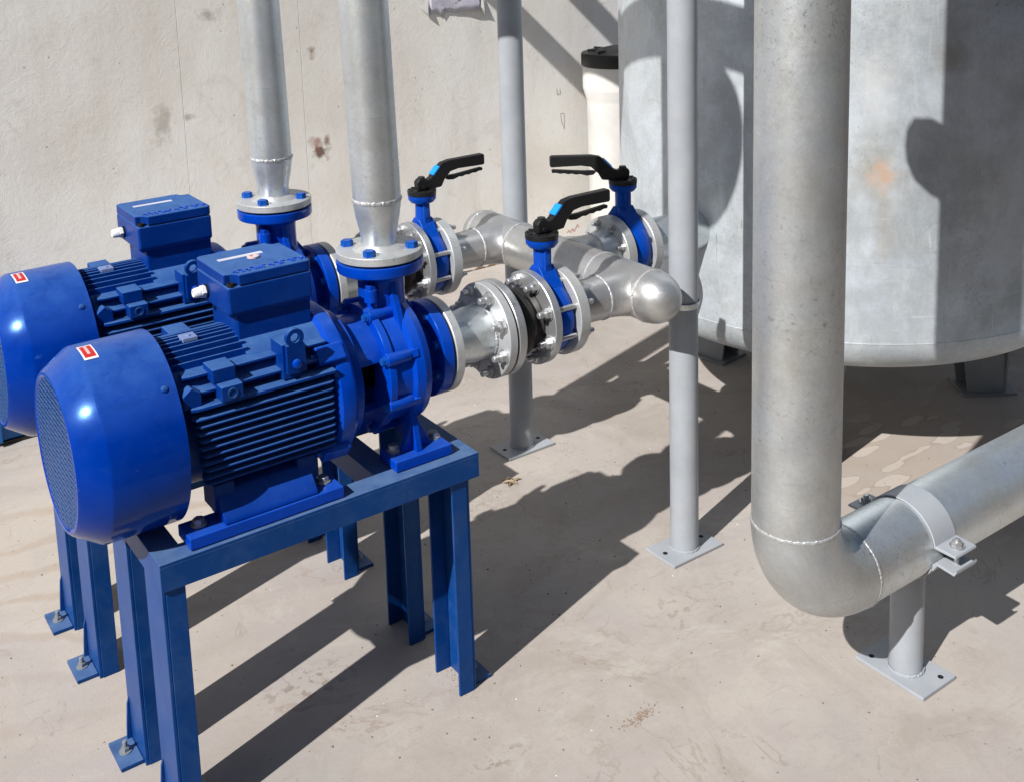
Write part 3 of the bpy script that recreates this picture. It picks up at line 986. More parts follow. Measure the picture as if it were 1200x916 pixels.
    for ang in (22, 68, 112, 158, 202, 248, 292, 338):
        a = radians(ang)
        d = Vector((0, cos(a), sin(a))); td = Vector((0, -sin(a), cos(a)))
        bm = NB()
        lathe(bm, [(0, 0.0), (0, 0.0135), (0.050, 0.0125), (0.062, 0.006), (0.062, 0)], Vector((0.9905 - 0.020, B, S)) + d * 0.124, X, 14)
        prism(bm, [(0.975, 0.10), (0.975, 0.130), (1.040, 0.134), (1.040, 0.10)], (0, B, S), X, d, td, -0.008, 0.008)
        bs = obj('casing_boss', bm, 'blue_pump', vol, bevel=0.002)
        inst('bolt', B_BLUE_S, bs, Vector((0.9703, B, S)) + d * 0.124, -X, random.random(), 1.1)
    # cutwater rib and discharge neck
    bm = NB()
    xc = 1.030
    lathe(bm, [(0.795, 0.052), (0.835, 0.047), (0.878, 0.047), (0.890, 0.054), (0.899, 0.062)], (xc, B, 0), Z, 48)
    prism(bm, [(-0.098, 0.760), (-0.052, 0.865), (-0.044, 0.895), (0.044, 0.895), (0.050, 0.865), (0.095, 0.760)], (xc, B, 0), Y, Z, X, -0.007, 0.007)
    prism(bm, [(-0.045, 0.80), (-0.045, 0.892), (0.0, 0.892), (0.07, 0.80)], (xc, B, 0), X, Z, Y, -0.006, 0.006)
    neck = obj('discharge_neck', bm, 'blue_pump', t, bevel=0.002)
    bm = NB()
    lathe(bm, [(0, 0), (0, 0.014), (0.026, 0.013), (0.026, 0)], (0.985, B - 0.040, 0.846), Z, 16)
    prism(bm, hexpts(0.0115), (0.985, B - 0.040, 0.872), X, Y, Z, 0, 0.009)
    obj('priming_plug', bm, 'blue_pump', neck, bevel=0.001, bseg=1)
    bm = NB()
    lathe(bm, [(0.899, 0.030), (0.899, 0.0865), (0.901, 0.0875), (0.919, 0.0875), (0.920, 0.0865), (0.920, 0.030)], (xc, B, 0), Z, 72, closed=True)
    fl = obj('discharge_flange', bm, 'blue_pump', t, angle=40)
    # suction nozzle and flange
    bm = NB()
    lathe(bm, [(1.1125, 0.030), (1.1125, 0.099), (1.114, 0.1005), (1.136, 0.1005), (1.1375, 0.099), (1.1375, 0.030)], (0, B, S), X, 80, closed=True)
    sf = obj('suction_flange', bm, 'blue_pump', t, angle=40)
    for k in range(8):
        a = radians(22.5 + 45 * k)
        inst('bolt', B_BLUE_S, sf, (1.1125, B + 0.082 * cos(a), S + 0.082 * sin(a)), -X, random.random(), 1.25)
    # pump foot with web
    bm = NB()
    bm.free()
    for side in (-1, 1):
        bm = NB()
        a, b = sorted((B + side * 0.135, B + side * 0.065)); box(bm, 0.972, 1.100, a, b, 0.5265, 0.5480)
        pf = obj('pump_foot', bm, 'blue_pump', t, bevel=0.002)
        bm = NB()
        prism(bm, [(side * 0.122, 0.548), (side * 0.070, 0.548), (side * 0.02, 0.580), (side * 0.055, 0.620), (side * 0.100, 0.640)], (0, B, 0), Y, Z, X, 1.026, 1.040)
        prism(bm, [(1.000, 0.548), (1.070, 0.548), (1.042, 0.610), (1.028, 0.610)], (0, B + side * 0.100, 0), X, Z, Y, -0.006, 0.006)
        obj('foot_rib', bm, 'blue_pump', pf, bevel=0.002)
        for xa in (0.995, 1.085):
            inst('bolt', B_ZINC, pf, (xa, B + side * 0.086, 0.548), Z, random.random(), 1.1)
    return t


pump = make_pump()


# ------------------------------------------------------------------ flanges
def flange_disc(bm, c, axis, r, th, bore):
    lathe(bm, [(0, bore), (0, r - 0.0015), (0.0015, r), (th - 0.0015, r), (th, r - 0.0015), (th, bore)], c, axis, 80, closed=True)


def holed_flange(name, c, axis, r, th, bore, nb, pcd, hole, mat, parent):
    """disc with real bolt holes"""
    bm = NB()
    flange_disc(bm, c, axis, r, th, bore)
    o = obj(name, bm, mat, parent, angle=40)
    cut = NB()
    p, q, w = frame(axis)
    c = Vector(c)
    for k in range(nb):
        a = radians(360 / nb * (k + 0.5))
        cc = c + (p * cos(a) + q * sin(a)) * pcd - w * 0.01
        rod(cut, cc, cc + w * (th + 0.02), hole, 20)
    cm = obj('cutter', cut, mat, parent)
    md = o.modifiers.new('holes', 'BOOLEAN'); md.operation = 'DIFFERENCE'; md.object = cm; md.solver = 'EXACT'
    dg = bpy.context.evaluated_depsgraph_get()
    dg.update()
    me = bpy.data.meshes.new_from_object(o.evaluated_get(dg))
    o.modifiers.clear()
    o.data = me
    for pl in me.polygons:
        pl.use_smooth = True
    me.set_sharp_from_angle(angle=radians(40))
    bpy.data.objects.remove(cm, do_unlink=True)
    return o


# ------------------------------------------------------------------ discharge riser
def make_riser():
    x, B = 1.030, 1.945
    t = thing('discharge_riser', 'near galvanised riser pipe standing on the front pump', 'pipe', (x, B, 0.9205), 'galvanised risers above the pumps')
    bm = NB()
    lathe(bm, [(0.9205, 0.0), (0.9205, 0.078), (0.9245, 0.078), (0.9245, 0.0)], (x, B, 0), Z, 48)
    obj('gasket', bm, 'gasket', t)
    bm = NB(); flange_disc(bm, (x, B, 0.9248), Z, 0.0875, 0.0165, 0.034)
    fl = obj('flange', bm, 'galv_flange', t, angle=40)
    bm = NB()
    bead(bm, (x, B, 0.9425), Z, 0.043, 0.0045, 70, 0.5); 
    lathe(bm, [(0.9413, 0.033), (0.9413, 0.055), (0.9440, 0.051), (0.950, 0.038), (0.950, 0.033)], (x, B, 0), Z, 48, closed=True)
    obj('weld_seam', bm, 'weld', fl)
    for k in range(4):
        a = radians(45 + 90 * k)
        inst('bolt', B_BLUE, fl, (x + 0.0675 * cos(a), B + 0.0675 * sin(a), 0.9414), Z, random.random(), 1.22)
        bm_ = None
    bm = NB()
    lathe(bm, [(0.945, 0.0330), (0.945, 0.0355), (0.970, 0.0365), (1.005, 0.0440), (1.030, 0.0478), (1.040, 0.0483), (1.040, 0.044)], (x, B, 0), Z, 64)
    obj('reducer', bm, 'galv', t)
    bm = NB(); bead(bm, (x, B, 1.0405), Z, 0.0482, 0.0042, 80, 0.5)
    obj('weld_seam', bm, 'weld', t)
    bm = NB()
    lathe(bm, [(0.0, 0.044), (0.0, 0.0484), (1.194, 0.0484)], (x, B, 1.041), Vector((-0.020, 0, 1)), 64)
    obj('pipe', bm, 'galv', t)
    return t


def make_check():
    """vessel shape added beside the riser, above the frame, to throw the rounded shadows"""
    x, B = 1.030, 1.945
    t = thing('added_vessel', 'added vessel, unseen above the picture by the near riser, for its rounded shadow', 'vessel', (x, B, 1.97), 'added shadow-casting vessels by the risers')
    bm = NB()
    prof = []
    for i in range(17):
        a = pi * i / 16
        prof.append((-0.212 * cos(a), 0.138 * sin(a) ** 0.8 if 0 < i < 16 else 0.0))
    lathe(bm, prof, (x, 1.852, 1.965), Vector((0, -0.16, 1)), 40)  # unseen body, added and shaped for the rounded shadow it casts
    obj('body', bm, 'galv', t)
    bm = NB()
    rod(bm, (x, 1.86, 2.10), (x, 1.90, 2.10), 0.02)
    obj('branch', bm, 'galv', t)
    return t


# ------------------------------------------------------------------ suction branch: spool, rubber joint, butterfly valve
BB, SZ = 1.945, 0.703


def bolts8(mesh, parent, x, axis, pcd=0.083, scale=1.0, off=22.5, n=8, B=BB, S=SZ):
    for k in range(n):
        a = radians(off + 360 / n * k)
        inst('bolt', mesh, parent, (x, B + pcd * cos(a), S + pcd * sin(a)), axis, random.random() * 3, scale)


def make_spool():
    t = thing('flanged_spool', 'short galvanised flanged spool piece beside the front pump inlet', 'pipe fitting', (1.22, BB, SZ), 'galvanised spool pieces at the pump inlets')
    bm = NB(); lathe(bm, [(1.138, 0), (1.138, 0.088), (1.1425, 0.088), (1.1425, 0)], (0, BB, SZ), X, 48)
    obj('gasket', bm, 'gasket', t)
    bm = NB(); flange_disc(bm, (1.143, BB, SZ), X, 0.1005, 0.020, 0.045)
    obj('flange', bm, 'galv_flange', t, angle=40)
    bm = NB(); lathe(bm, [(1.1632, 0.045), (1.1632, 0.0545), (1.200, 0.0550), (1.235, 0.0600), (1.2712, 0.0605), (1.2712, 0.045)], (0, BB, SZ), X, 64)
    obj('cone', bm, 'galv', t)
    bm = NB(); bead(bm, (1.2685, BB, SZ), X, 0.0610, 0.004, 90, 0.5); obj('weld_seam', bm, 'weld', t)
    bm = NB(); flange_disc(bm, (1.2715, BB, SZ), X, 0.1055, 0.0205, 0.045)
    fl = obj('flange', bm, 'galv_flange', t, angle=40)
    bolts8(B_NUT, fl, 1.2713, -X, 0.0875, 1.2)
    bm = NB(); lathe(bm, [(1.2922, 0), (1.2922, 0.099), (1.2960, 0.099), (1.2960, 0)], (0, BB, SZ), X, 64)
    obj('gasket', bm, 'gasket', t)
    return t


def make_joint():
    t = thing('rubber_joint', 'black rubber expansion joint in front of the nearest valve', 'pipe joint', (1.35, BB, SZ), 'rubber joints before the valves')
    bm = NB(); flange_disc(bm, (1.2963, BB, SZ), X, 0.1055, 0.0205, 0.05)
    obj('flange', bm, 'galv_bolt', t, angle=40)
    bm = NB()
    prof = [(1.3170, 0.045), (1.3170, 0.068), (1.322, 0.069), (1.328, 0.062)]
    for i in range(13):
        a = pi * i / 12
        prof.append((1.332 + 0.046 * i / 12, 0.060 + 0.017 * sin(a)))
    prof += [(1.381, 0.062), (1.387, 0.069), (1.3918, 0.068), (1.3918, 0.045)]
    lathe(bm, prof, (0, BB, SZ), X, 64)
    obj('bellows', bm, 'rubber', t)
    bm = NB(); flange_disc(bm, (1.3922, BB, SZ), X, 0.1055, 0.0195, 0.05)
    fl = obj('flange', bm, 'galv_bolt', t, angle=40)
    bolts8(B_NUT, fl, 1.3920, -X, 0.0875, 1.2)
    return t


def valve_parts(t, xc, B, S, a0, wid, r, hubz, lever_rot, stud=True, a_stud=(0, 0)):
    """butterfly valve: body ring, ears, neck, hub, lever"""
    bm = NB()
    lathe(bm, [(-wid / 2, 0.045), (-wid / 2, r * 0.80), (-wid / 2 + 0.006, r * 0.86), (-0.006, r * 0.88), (0.006, r * 0.88), (wid / 2 - 0.006, r * 0.86), (wid / 2, r * 0.80), (wid / 2, 0.045)], (xc, B, S), X, 56)
    body = obj('body', bm, 'blue_valve', t, angle=40)
    # cast ribs running up to the neck
    bm = NB()
    for side in (-1, 1):
        prism(bm, [(side * 0.014, 0.115), (side * 0.026, 0.100), (side * 0.060, 0.060), (side * 0.072, 0.030), (side * 0.058, 0.026), (side * 0.044, 0.060), (0, 0.085), (0, 0.115)], (xc, B, S), Y, Z, X, -wid * 0.42, wid * 0.42)
    obj('rib', bm, 'blue_valve', body, bevel=0.003)
    bm = NB()
    lathe(bm, [(0.080, 0.026), (0.100, 0.021), (hubz - S - 0.016, 0.0185)], (xc, B, S), Z, 10)
    box(bm, xc - 0.009, xc + 0.009, B - 0.023, B + 0.023, S + 0.10, hubz - 0.020)
    nk = obj('neck', bm, 'blue_valve', t, bevel=0.002)
    bm = NB()
    box(bm, xc - 0.0055, xc + 0.0055, B - 0.0245, B - 0.0232, S + 0.118, S + 0.142)
    obj('badge', bm, 'blue_bolt', nk, bevel=0.001, bseg=1)
    bm = NB()
    lathe(bm, [(hubz - 0.020, 0.0), (hubz - 0.020, 0.030), (hubz - 0.012, 0.0365), (hubz - 0.001, 0.0370), (hubz - 0.0005, 0.0)], (xc, B, 0), Z, 40)
    obj('top_flange', bm, 'blue_valve', t, angle=40)
    bm = NB()
    n = 36
    prof = []
    lathe(bm, [(hubz, 0.0), (hubz, 0.0375), (hubz + 0.011, 0.0380), (hubz + 0.0125, 0.036), (hubz + 0.0125, 0.026), (hubz + 0.010, 0.024), (hubz + 0.010, 0.0)], (xc, B, 0), Z, 40)
    for k in range(10):
        a = radians(36 * k)
        M = Matrix.Translation((xc + 0.031 * cos(a), B + 0.031 * sin(a), hubz + 0.0135)) @ Matrix.Rotation(a, 4, 'Z')
        box(bm, -0.004, 0.004, -0.0022, 0.0022, -0.001, 0.0012, M)
    obj('notch_plate', bm, 'black_plastic', t, angle=40)
    # lever, profile in its own vertical plane
    R = Matrix.Rotation(lever_rot, 3, 'Z')
    ux, n_ = R @ X, R @ Y
    h = hubz
    up = [(-0.016, 0.012), (-0.018, 0.034), (-0.010, 0.042), (0.004, 0.043), (0.014, 0.036), (0.024, 0.040), (0.044, 0.062), (0.062, 0.075), (0.085, 0.079), (0.190, 0.080), (0.193, 0.076), (0.193, 0.053), (0.189, 0.050), (0.110, 0.052), (0.085, 0.048), (0.066, 0.030), (0.056, 0.012), (0.030, 0.010)]
    bm = NB()
    prism(bm, up, (xc, B, h), ux, Z, n_, -0.0105, 0.0105)
    lv = obj('lever', bm, 'black_plastic', t, bevel=0.003, bseg=2)
    dn = [(0.070, 0.034), (0.080, 0.037), (0.105, 0.037), (0.186, 0.043), (0.189, 0.040), (0.187, 0.034)]
    dn += [(0.187 - 0.0105 * i, 0.0335 + (0.0018 if i % 2 else -0.0004) - 0.0009 * i) for i in range(1, 9)]
    dn += [(0.095, 0.024), (0.078, 0.026)]
    bm = NB()
    prism(bm, dn, (xc, B, h), ux, Z, n_, -0.006, 0.006)
    obj('trigger', bm, 'black_plastic', lv, bevel=0.001, bseg=1)
    bm = NB()
    p0, p1 = Vector((0.030, 0, 0.0472)), Vector((0.050, 0, 0.0672))
    dd = (p1 - p0).normalized(); nn = Vector((-dd.z, 0, dd.x))
    for s0, s1 in ((-0.0112, 0.0112),):
        vv = []
        for q_ in (p0, p1):
            for s_ in (s0, s1):
                for k_ in (-0.003, 0.0006):
                    w_ = q_ + nn * (k_ + 0.0005)
                    vv.append(Vector((xc, B, h)) + ux * w_.x + Z * w_.z + n_ * s_)
        V = [bm.verts.new(v) for v in vv]
        for f in ((0, 1, 3, 2), (4, 6, 7, 5), (0, 4, 5, 1), (2, 3, 7, 6), (1, 5, 7, 3), (0, 2, 6, 4)):
            bm.faces.new([V[i] for i in f])
    # tag also shows on the flank facing the room
    obj('blue_tag', bm, 'blue_tag', lv, angle=0)
    bm = NB()
    lathe(bm, [(0.041, 0.0), (0.041, 0.010), (0.046, 0.009), (0.046, 0.0)], (xc, B, h), Z, 16)
    lathe(bm, [(0.0, 0.0), (0.0, 0.006), (0.004, 0.006), (0.004, 0)], Vector((xc, B, h + 0.02)) - n_ * 0.0105, -n_, 12)
    obj('pivot_cap', bm, 'black_plastic', lv)
    return body


def make_valve(xc=1.438, B=BB, S=SZ, label='nearest butterfly valve, black lever pointing right over the capped pipe end'):
    t = thing('butterfly_valve', label, 'valve', (xc, B, S), 'butterfly valves with black levers')
    valve_parts(t, xc, B, S, 0, 0.050, 0.1, 0.880, 0.0)
    for k in range(8):
        a = radians(22.5 + 45 * k)
        p = Vector((0, B + 0.0875 * cos(a), S + 0.0875 * sin(a)))
        bm = NB()
        rod(bm, p + X * 1.405, p + X * 1.512, 0.0062, 12)
        obj('stud', bm, 'galv_bolt', t)
    return t


riser = make_riser()
check = make_check()
spool = make_spool()
joint = make_joint()
valve = make_valve()

# second pump set, 0.52 m nearer the wall
GAP = 0.52
for src, lab in ((stand, 'far blue steel stand, mostly hidden behind the near stand'),
                 (pump, 'far blue electric pump closest to the wall, no washer on its box'),
                 (riser, 'far galvanised riser pipe standing on the rear pump'),
                 (check, 'added vessel, unseen above the picture by the far riser, for its shadow'),
                 (spool, 'galvanised flanged spool beside the rear pump inlet, partly hidden'),
                 (joint, 'rubber joint of the rear pump, hidden behind the near riser flange'),
                 (valve, 'farthest left butterfly valve, beside the rear pump, lever pointing right')):
    c = copy_tree(src)
    c.location.y += GAP
    c['label'] = lab
[o for o in COL.objects if o.name.startswith('added_vessel') and o is not check][0].location.z += 0.22
# the near box alone carries a pale round washer lying on its lid
bm = NB()
lathe(bm, [(0.0, 0.0055), (0.0, 0.0115), (0.003, 0.0115), (0.0035, 0.010), (0.0035, 0.0055)], (0.772, BB + 0.022, 0.9665), Z, 24, closed=True)
lathe(bm, [(0.0, 0.0), (0.0, 0.0054), (0.001, 0.0054), (0.001, 0)], (0.772, BB + 0.022, 0.9660), Z, 16)
tb = [o for o in pump.children if o.name.startswith('terminal_box')][0]
obj('washer', bm, 'pink_washer', tb)

# ------------------------------------------------------------------ suction manifold
MX = 1.700
mf = thing('suction_manifold', 'silver manifold pipe with domed cap joining the three valves', 'manifold', (MX, 2.2, SZ))
R0 = 0.0625
bm = NB()
prof = [(1.792 + 0.0, 0.0)]
for i in range(1, 13):
    a = radians(90 * i / 12)
    prof.append((1.868 - 0.0715 * cos(a), R0 * 1.0 * sin(a)))
prof.append((1.873, R0))
prof[0] = (1.868 - 0.0715, 0.0)
lathe(bm, prof, (MX, 0, SZ), Y, 64)
obj('cap', bm, 'silver', mf, angle=0 or 60)


def tee_branch(bm, y, side, x_end, r_end, r0=R0):
    """flared branch leaving the run: blends from the run's flank to a round neck"""
    seg = 48
    rings = []
    steps = 12
    for s in range(steps + 1):
        k = s / steps
        ring = []
        for i in range(seg):
            a = 2 * pi * i / seg
            cy, sz = cos(a), sin(a)
            # foot ring hugs the run surface with a fillet
            fl = (1 - k) ** 2.2
            ry = r_end + fl * 0.020
            rz = min(r_end + fl * 0.010, r0 * 0.995)
            yy, zz = ry * cy, rz * sz
            xs = sqrt(max(r0 * r0 - zz * zz, 0.0))
            xx = xs * 0.96 + (x_end - xs * 0.96) * (k ** 1.15)
            ring.append(bm.verts.new((MX + side * xx, y + yy, SZ + zz)))
        rings.append(ring)
    for A, B in zip(rings[:-1], rings[1:]):
        for i in range(seg):
            j = (i + 1) % seg
            bm.faces.new((A[i], A[j], B[j], B[i]))


for y in (BB, 2.465):
    bm = NB()
    lathe(bm, [(y - 0.070, 0.058), (y - 0.070, R0), (y + 0.105, R0), (y + 0.105, 0.058)], (MX, 0, SZ), Y, 64)
    tee_branch(bm, y, -1, 0.100, 0.0520)
    obj('tee', bm, 'silver', mf, angle=60)
    bm = NB()
    bead(bm, (MX - 0.102, y, SZ), X, 0.0522, 0.0034, 80)
    obj('weld_seam', bm, 'weld', mf)
    bm = NB()
    lathe(bm, [(1.494, 0.040), (1.494, 0.0485), (1.53, 0.0490), (1.598, 0.0520)], (0, y, SZ), X, 56)
    nk = obj('neck', bm, 'silver', mf)
    bm = NB(); flange_disc(bm, (1.4660, y, SZ), X, 0.1015, 0.0275, 0.045)
    fl = obj('flange', bm, 'galv_flange', mf, angle=40)
    for k in range(8):
        a = radians(22.5 + 45 * k)
        inst('bolt', B_NUT, fl, (1.4937, y + 0.0875 * cos(a), SZ + 0.0875 * sin(a)), X, random.random(), 0.9)
bm = NB()
lathe(bm, [(2.051, R0 - 0.0008), (2.394, R0 - 0.0008)], (MX, 0, SZ), Y, 64)
tee_branch(bm, 2.205, 1, 0.092, 0.056)
obj('run_pipe', bm, 'silver', mf, angle=60)
bm = NB()
bead(bm, (MX, 1.8735, SZ), Y, R0 - 0.0003, 0.0036, 100)
obj('weld_seam', bm, 'weld', mf)
for y in (2.0505, 2.3945, 2.5705):
    bm = NB(); bead(bm, (MX, y, SZ), Y, R0 - 0.0003, 0.0034, 100); obj('weld_seam', bm, 'weld', mf)
bm = NB()
prof = [(2.571, R0)]
for i in range(1, 11):
    a = radians(90 * i / 10)
    prof.append((2.575 + 0.055 * sin(a), R0 * cos(a)))
lathe(bm, prof, (MX, 0, SZ), Y, 56)
obj('cap', bm, 'silver', mf, angle=60)
# outlet towards the tank
bm = NB(); bead(bm, (MX + 0.094, 2.205, SZ), X, 0.0565, 0.0036, 80); obj('weld_seam', bm, 'weld', mf)
bm = NB()
lathe(bm, [(MX + 0.094, 0.0565), (1.810, 0.0575), (1.832, 0.0640), (1.8395, 0.0655)], (0, 2.205, SZ), X, 56)
obj('outlet_neck', bm, 'galv', mf)
fl = holed_flange('flange', (1.840, 2.205, SZ), X, 0.094, 0.030, 0.05, 8, 0.0775, 0.0085, 'galv_flange', mf)
for k in (1, 2, 3):
    a = radians(22.5 + 45 * k)
    inst('bolt', B_NUT, fl, (1.8398, 2.205 + 0.0775 * cos(a), SZ + 0.0775 * sin(a)), -X, random.random(), 0.85)

v3 = thing('butterfly_valve', 'butterfly valve next to the tank, its black lever turned left', 'valve', (1.902, 2.205, SZ), 'butterfly valves with black levers')
valve_parts(v3, 1.902, 2.205, SZ, 0, 0.058, 0.097, 0.880, radians(146))

# small manifold bracket welded to the near post
# ------------------------------------------------------------------ posts
def make_post(y, label, bracket):
    t = thing('support_post', label, 'post', (1.83, y, 0), 'grey posts carrying the overhead pipes')
    bm = NB()
    lathe(bm, [(0.008, 0.033), (0.008, 0.0355), (2.60, 0.0355)], (1.83, y, 0), Z, 48)
    obj('shaft', bm, 'grey_paint', t)
    bm = NB(); box(bm, 1.746, 1.914, y - 0.052, y + 0.052, 0.0012, 0.0080)
    pl = obj('base_plate', bm, 'grey_paint', t, bevel=0.0012)
    for s in (-1, 1):
        bm = NB()
        lathe(bm, [(0, 0.0), (0, 0.0062), (0.0006, 0.0062), (0.0006, 0)], (1.83 + s * 0.062, y + 0.004, 0.0079), Z, 16)
        obj('dark_hole_disc', bm, 'dark', pl)  # raised dark disc, painted as the shade inside an anchor hole
    bm = NB()
    bead(bm, (1.83, y, 0.010), Z, 0.037, 0.0035, 60)
    obj('weld_seam', bm, 'grey_paint', pl)
    # pipe clamps far above the picture
    for zc, rr in ((2.13, 0.057), (2.525, 0.060)):
        bm = NB()
        lathe(bm, [(y - 0.02, rr), (y + 0.02, rr), (y + 0.02, rr - 0.004), (y - 0.02, rr - 0.004)], (1.83, 0, zc), Y, 40, closed=True)
        obj('clamp', bm, 'grey_paint', t)
    if bracket:
        # half collar that once held the manifold
        bm = NB()
        lathe(bm, [(0.640, 0.0360), (0.648, 0.0400), (0.655, 0.0405), (0.655, 0.0385), (0.645, 0.0360)], (1.83, y, 0), Z, 40, closed=True)
        obj('collar', bm, 'galv', t)
    return t


make_post(1.903, 'near light grey tubular post in front of the tank', True)
make_post(2.602, 'far light grey tubular post standing by the wall side, behind the manifold', False)

# ------------------------------------------------------------------ header and overhead pipes (outside the picture; their shadows fall inside)
hp = thing('header_pipe', 'large galvanised header pipe across the top of both risers', 'pipe', (1.03, 2.1, 2.29))
bm = NB()
lathe(bm, [(1.60, 0.0), (1.61, 0.04), (1.64, 0.067), (2.75, 0.067), (2.79, 0.04), (2.80, 0)], (1.03, 0, 2.295), Y, 40)
obj('pipe', bm, 'galv', hp)
for zc, r, lab in ((2.13, 0.052, 'lower overhead pipe running into the wall above the posts'), (2.525, 0.055, 'upper overhead pipe running into the wall above the posts')):
    bm = NB()
    lathe(bm, [(2.30, 0.0), (2.30, r), (WY - 0.001, r)], (1.83, 0, zc), Y, 40)
    tag(obj('overhead_pipe', bm, 'galv'), lab, 'pipe')

# ------------------------------------------------------------------ big suction pipe with elbow
PX, PY, PZ, PR, ER = 1.520, 1.286, 0.318, 0.0808, 0.152
bp = thing('large_pipe', 'large galvanised pipe coming down in front of the tank and turning right', 'pipe', (PX, PY, 0))
bm = NB()
lathe(bm, [(PZ + ER, PR), (2.60, PR)], (PX, PY, 0), Z, 72)
obj('vertical_pipe', bm, 'galv_big', bp)
bm = NB()
pts = []
for i in range(25):
    a = radians(90 * i / 24)
    pts.append((PX + ER - ER * cos(a), PY, PZ + ER - ER * sin(a)))
tube(bm, pts, PR + 0.0012, 72, caps=False)
obj('elbow', bm, 'galv_big', bp, angle=60)
bm = NB()
lathe(bm, [(PX + ER, PR), (6.5, PR)], (0, PY, PZ), X, 72)
obj('horizontal_pipe', bm, 'galv', bp)
bm = NB(); bead(bm, (PX, PY, PZ + ER), Z, PR + 0.0005, 0.0036, 120, 0.5); obj('weld_seam', bm, 'weld', bp)
bm = NB(); bead(bm, (PX + ER, PY, PZ), X, PR + 0.0005, 0.0036, 120, 0.5); obj('weld_seam', bm, 'weld', bp)
# side stub added above the picture to throw a rounded shadow on the tank
bm = NB()
lathe(bm, [(0.0, 0.075), (0.10, 0.075), (0.135, 0.06), (0.15, 0.03), (0.153, 0)], (PX, PY, 1.845), Vector((-0.35, 1, 0)), 36)
obj('added_shadow_stub', bm, 'galv', bp)

# pipe support with clamp
ps = thing('pipe_support', 'short grey support post with bolted clamp under the large pipe', 'support', (1.873, PY, 0))
bm = NB()
lathe(bm, [(0.009, 0.030), (0.009, 0.0345), (PZ - 0.074, 0.0345)], (1.873, PY, 0), Z, 48)
obj('shaft', bm, 'grey_paint', ps)
bm = NB(); box(bm, 1.819, 1.930, 1.205, 1.372, 0.0012, 0.0090)
pl = obj('base_plate', bm, 'grey_paint', ps, bevel=0.0012)
bm = NB(); bead(bm, (1.873, PY, 0.011), Z, 0.0365, 0.0045, 60); obj('weld_seam', bm, 'grey_paint', pl)
for yy, xx in ((1.222, 1.902), (1.350, 1.845)):
    bm = NB(); lathe(bm, [(0, 0.0), (0, 0.006), (0.0006, 0.006), (0.0006, 0)], (xx, yy, 0.0089), Z, 16)
    obj('dark_hole_disc', bm, 'dark', pl)  # dark disc in place of a shaded hole
cx0, cx1 = 1.838, 1.908
RC = PR + 0.0042
# upper band (over the pipe) with two ears, lower saddle with ears
bm = NB()
lathe(bm, [(cx0, PR + 0.0006), (cx0, RC), (cx1, RC), (cx1, PR + 0.0006)], (0, PY, PZ), X, 40, 8, 172, closed=True)
up = obj('clamp_band', bm, 'grey_paint', ps, bevel=0.001)
for s in (-1, 1):
    bm = NB()
    prism(bm, [(s * 0.079, 0.0115), (s * 0.084, 0.0185), (s * 0.127, 0.0165), (s * 0.129, 0.011), (s * 0.086, 0.0110)], (0, PY, PZ), Y, Z, X, cx0, cx1)
    ear = obj('ear', bm, 'grey_paint', up, bevel=0.0015)
    inst('bolt', B_LUG, ear, ((cx0 + cx1) / 2, PY + s * 0.108, PZ + 0.0172), Z, 0.4, 1.0)
bm = NB()
lathe(bm, [(cx0, PR + 0.0006), (cx0, RC), (cx1, RC), (cx1, PR + 0.0006)], (0, PY, PZ), X, 40, 195, 345, closed=True)
dn_ = obj('saddle', bm, 'grey_paint', ps, bevel=0.001)
for s in (-1, 1):
    bm = NB()
    prism(bm, [(s * 0.074, -0.034), (s * 0.086, -0.016), (s * 0.124, -0.020), (s * 0.130, -0.012), (s * 0.131, -0.017), (s * 0.126, -0.026), (s * 0.089, -0.022), (s * 0.079, -0.038)], (0, PY, PZ), Y, Z, X, cx0, cx1)
    obj('ear', bm, 'grey_paint', dn_, bevel=0.0008)
    bm = NB()
    c = Vector(((cx0 + cx1) / 2, PY + s * 0.108, 0))
    rod(bm, c + Z * (PZ - 0.030), c + Z * (PZ + 0.012), 0.0055, 10)
    obj('bolt_shank', bm, 'galv_bolt', dn_)

# ------------------------------------------------------------------ tank
TX, TY, TR, TS = 2.855, 2.255, 0.697, 0.448
tank = thing('pressure_tank', 'large galvanised cylindrical tank on stub legs at the right', 'tank', (TX, TY, 0))
bm = NB()
lathe(bm, [(TS, TR - 0.004), (TS, TR), (2.35, TR)], (TX, TY, 0), Z, 160)
obj('shell', bm, 'tank', tank)
bm = NB()
prof = [(TS - 0.001, TR + 0.0005)]
for i in range(1, 13):
    a = radians(78 * i / 12)
    prof.append((TS - 0.001 - 0.098 * sin(a), TR - 0.115 * (1 - cos(a))))
zE, rE = prof[-1]
for i in range(1, 9):
    k = i / 8
    prof.append((zE - 0.055 * (1 - (1 - k) ** 2), rE * (1 - k)))
lathe(bm, prof, (TX, TY, 0), Z, 160)
obj('dished_bottom', bm, 'tank', tank, angle=60)
bm = NB(); bead(bm, (TX, TY, TS), Z, TR, 0.0022, 260, 0.5); obj('seam', bm, 'tank', tank)
bm = NB()
lathe(bm, [(2.35, TR), (2.45, TR * 0.93), (2.56, TR * 0.6), (2.60, 0)], (TX, TY, 0), Z, 96)
obj('dished_top', bm, 'tank', tank)
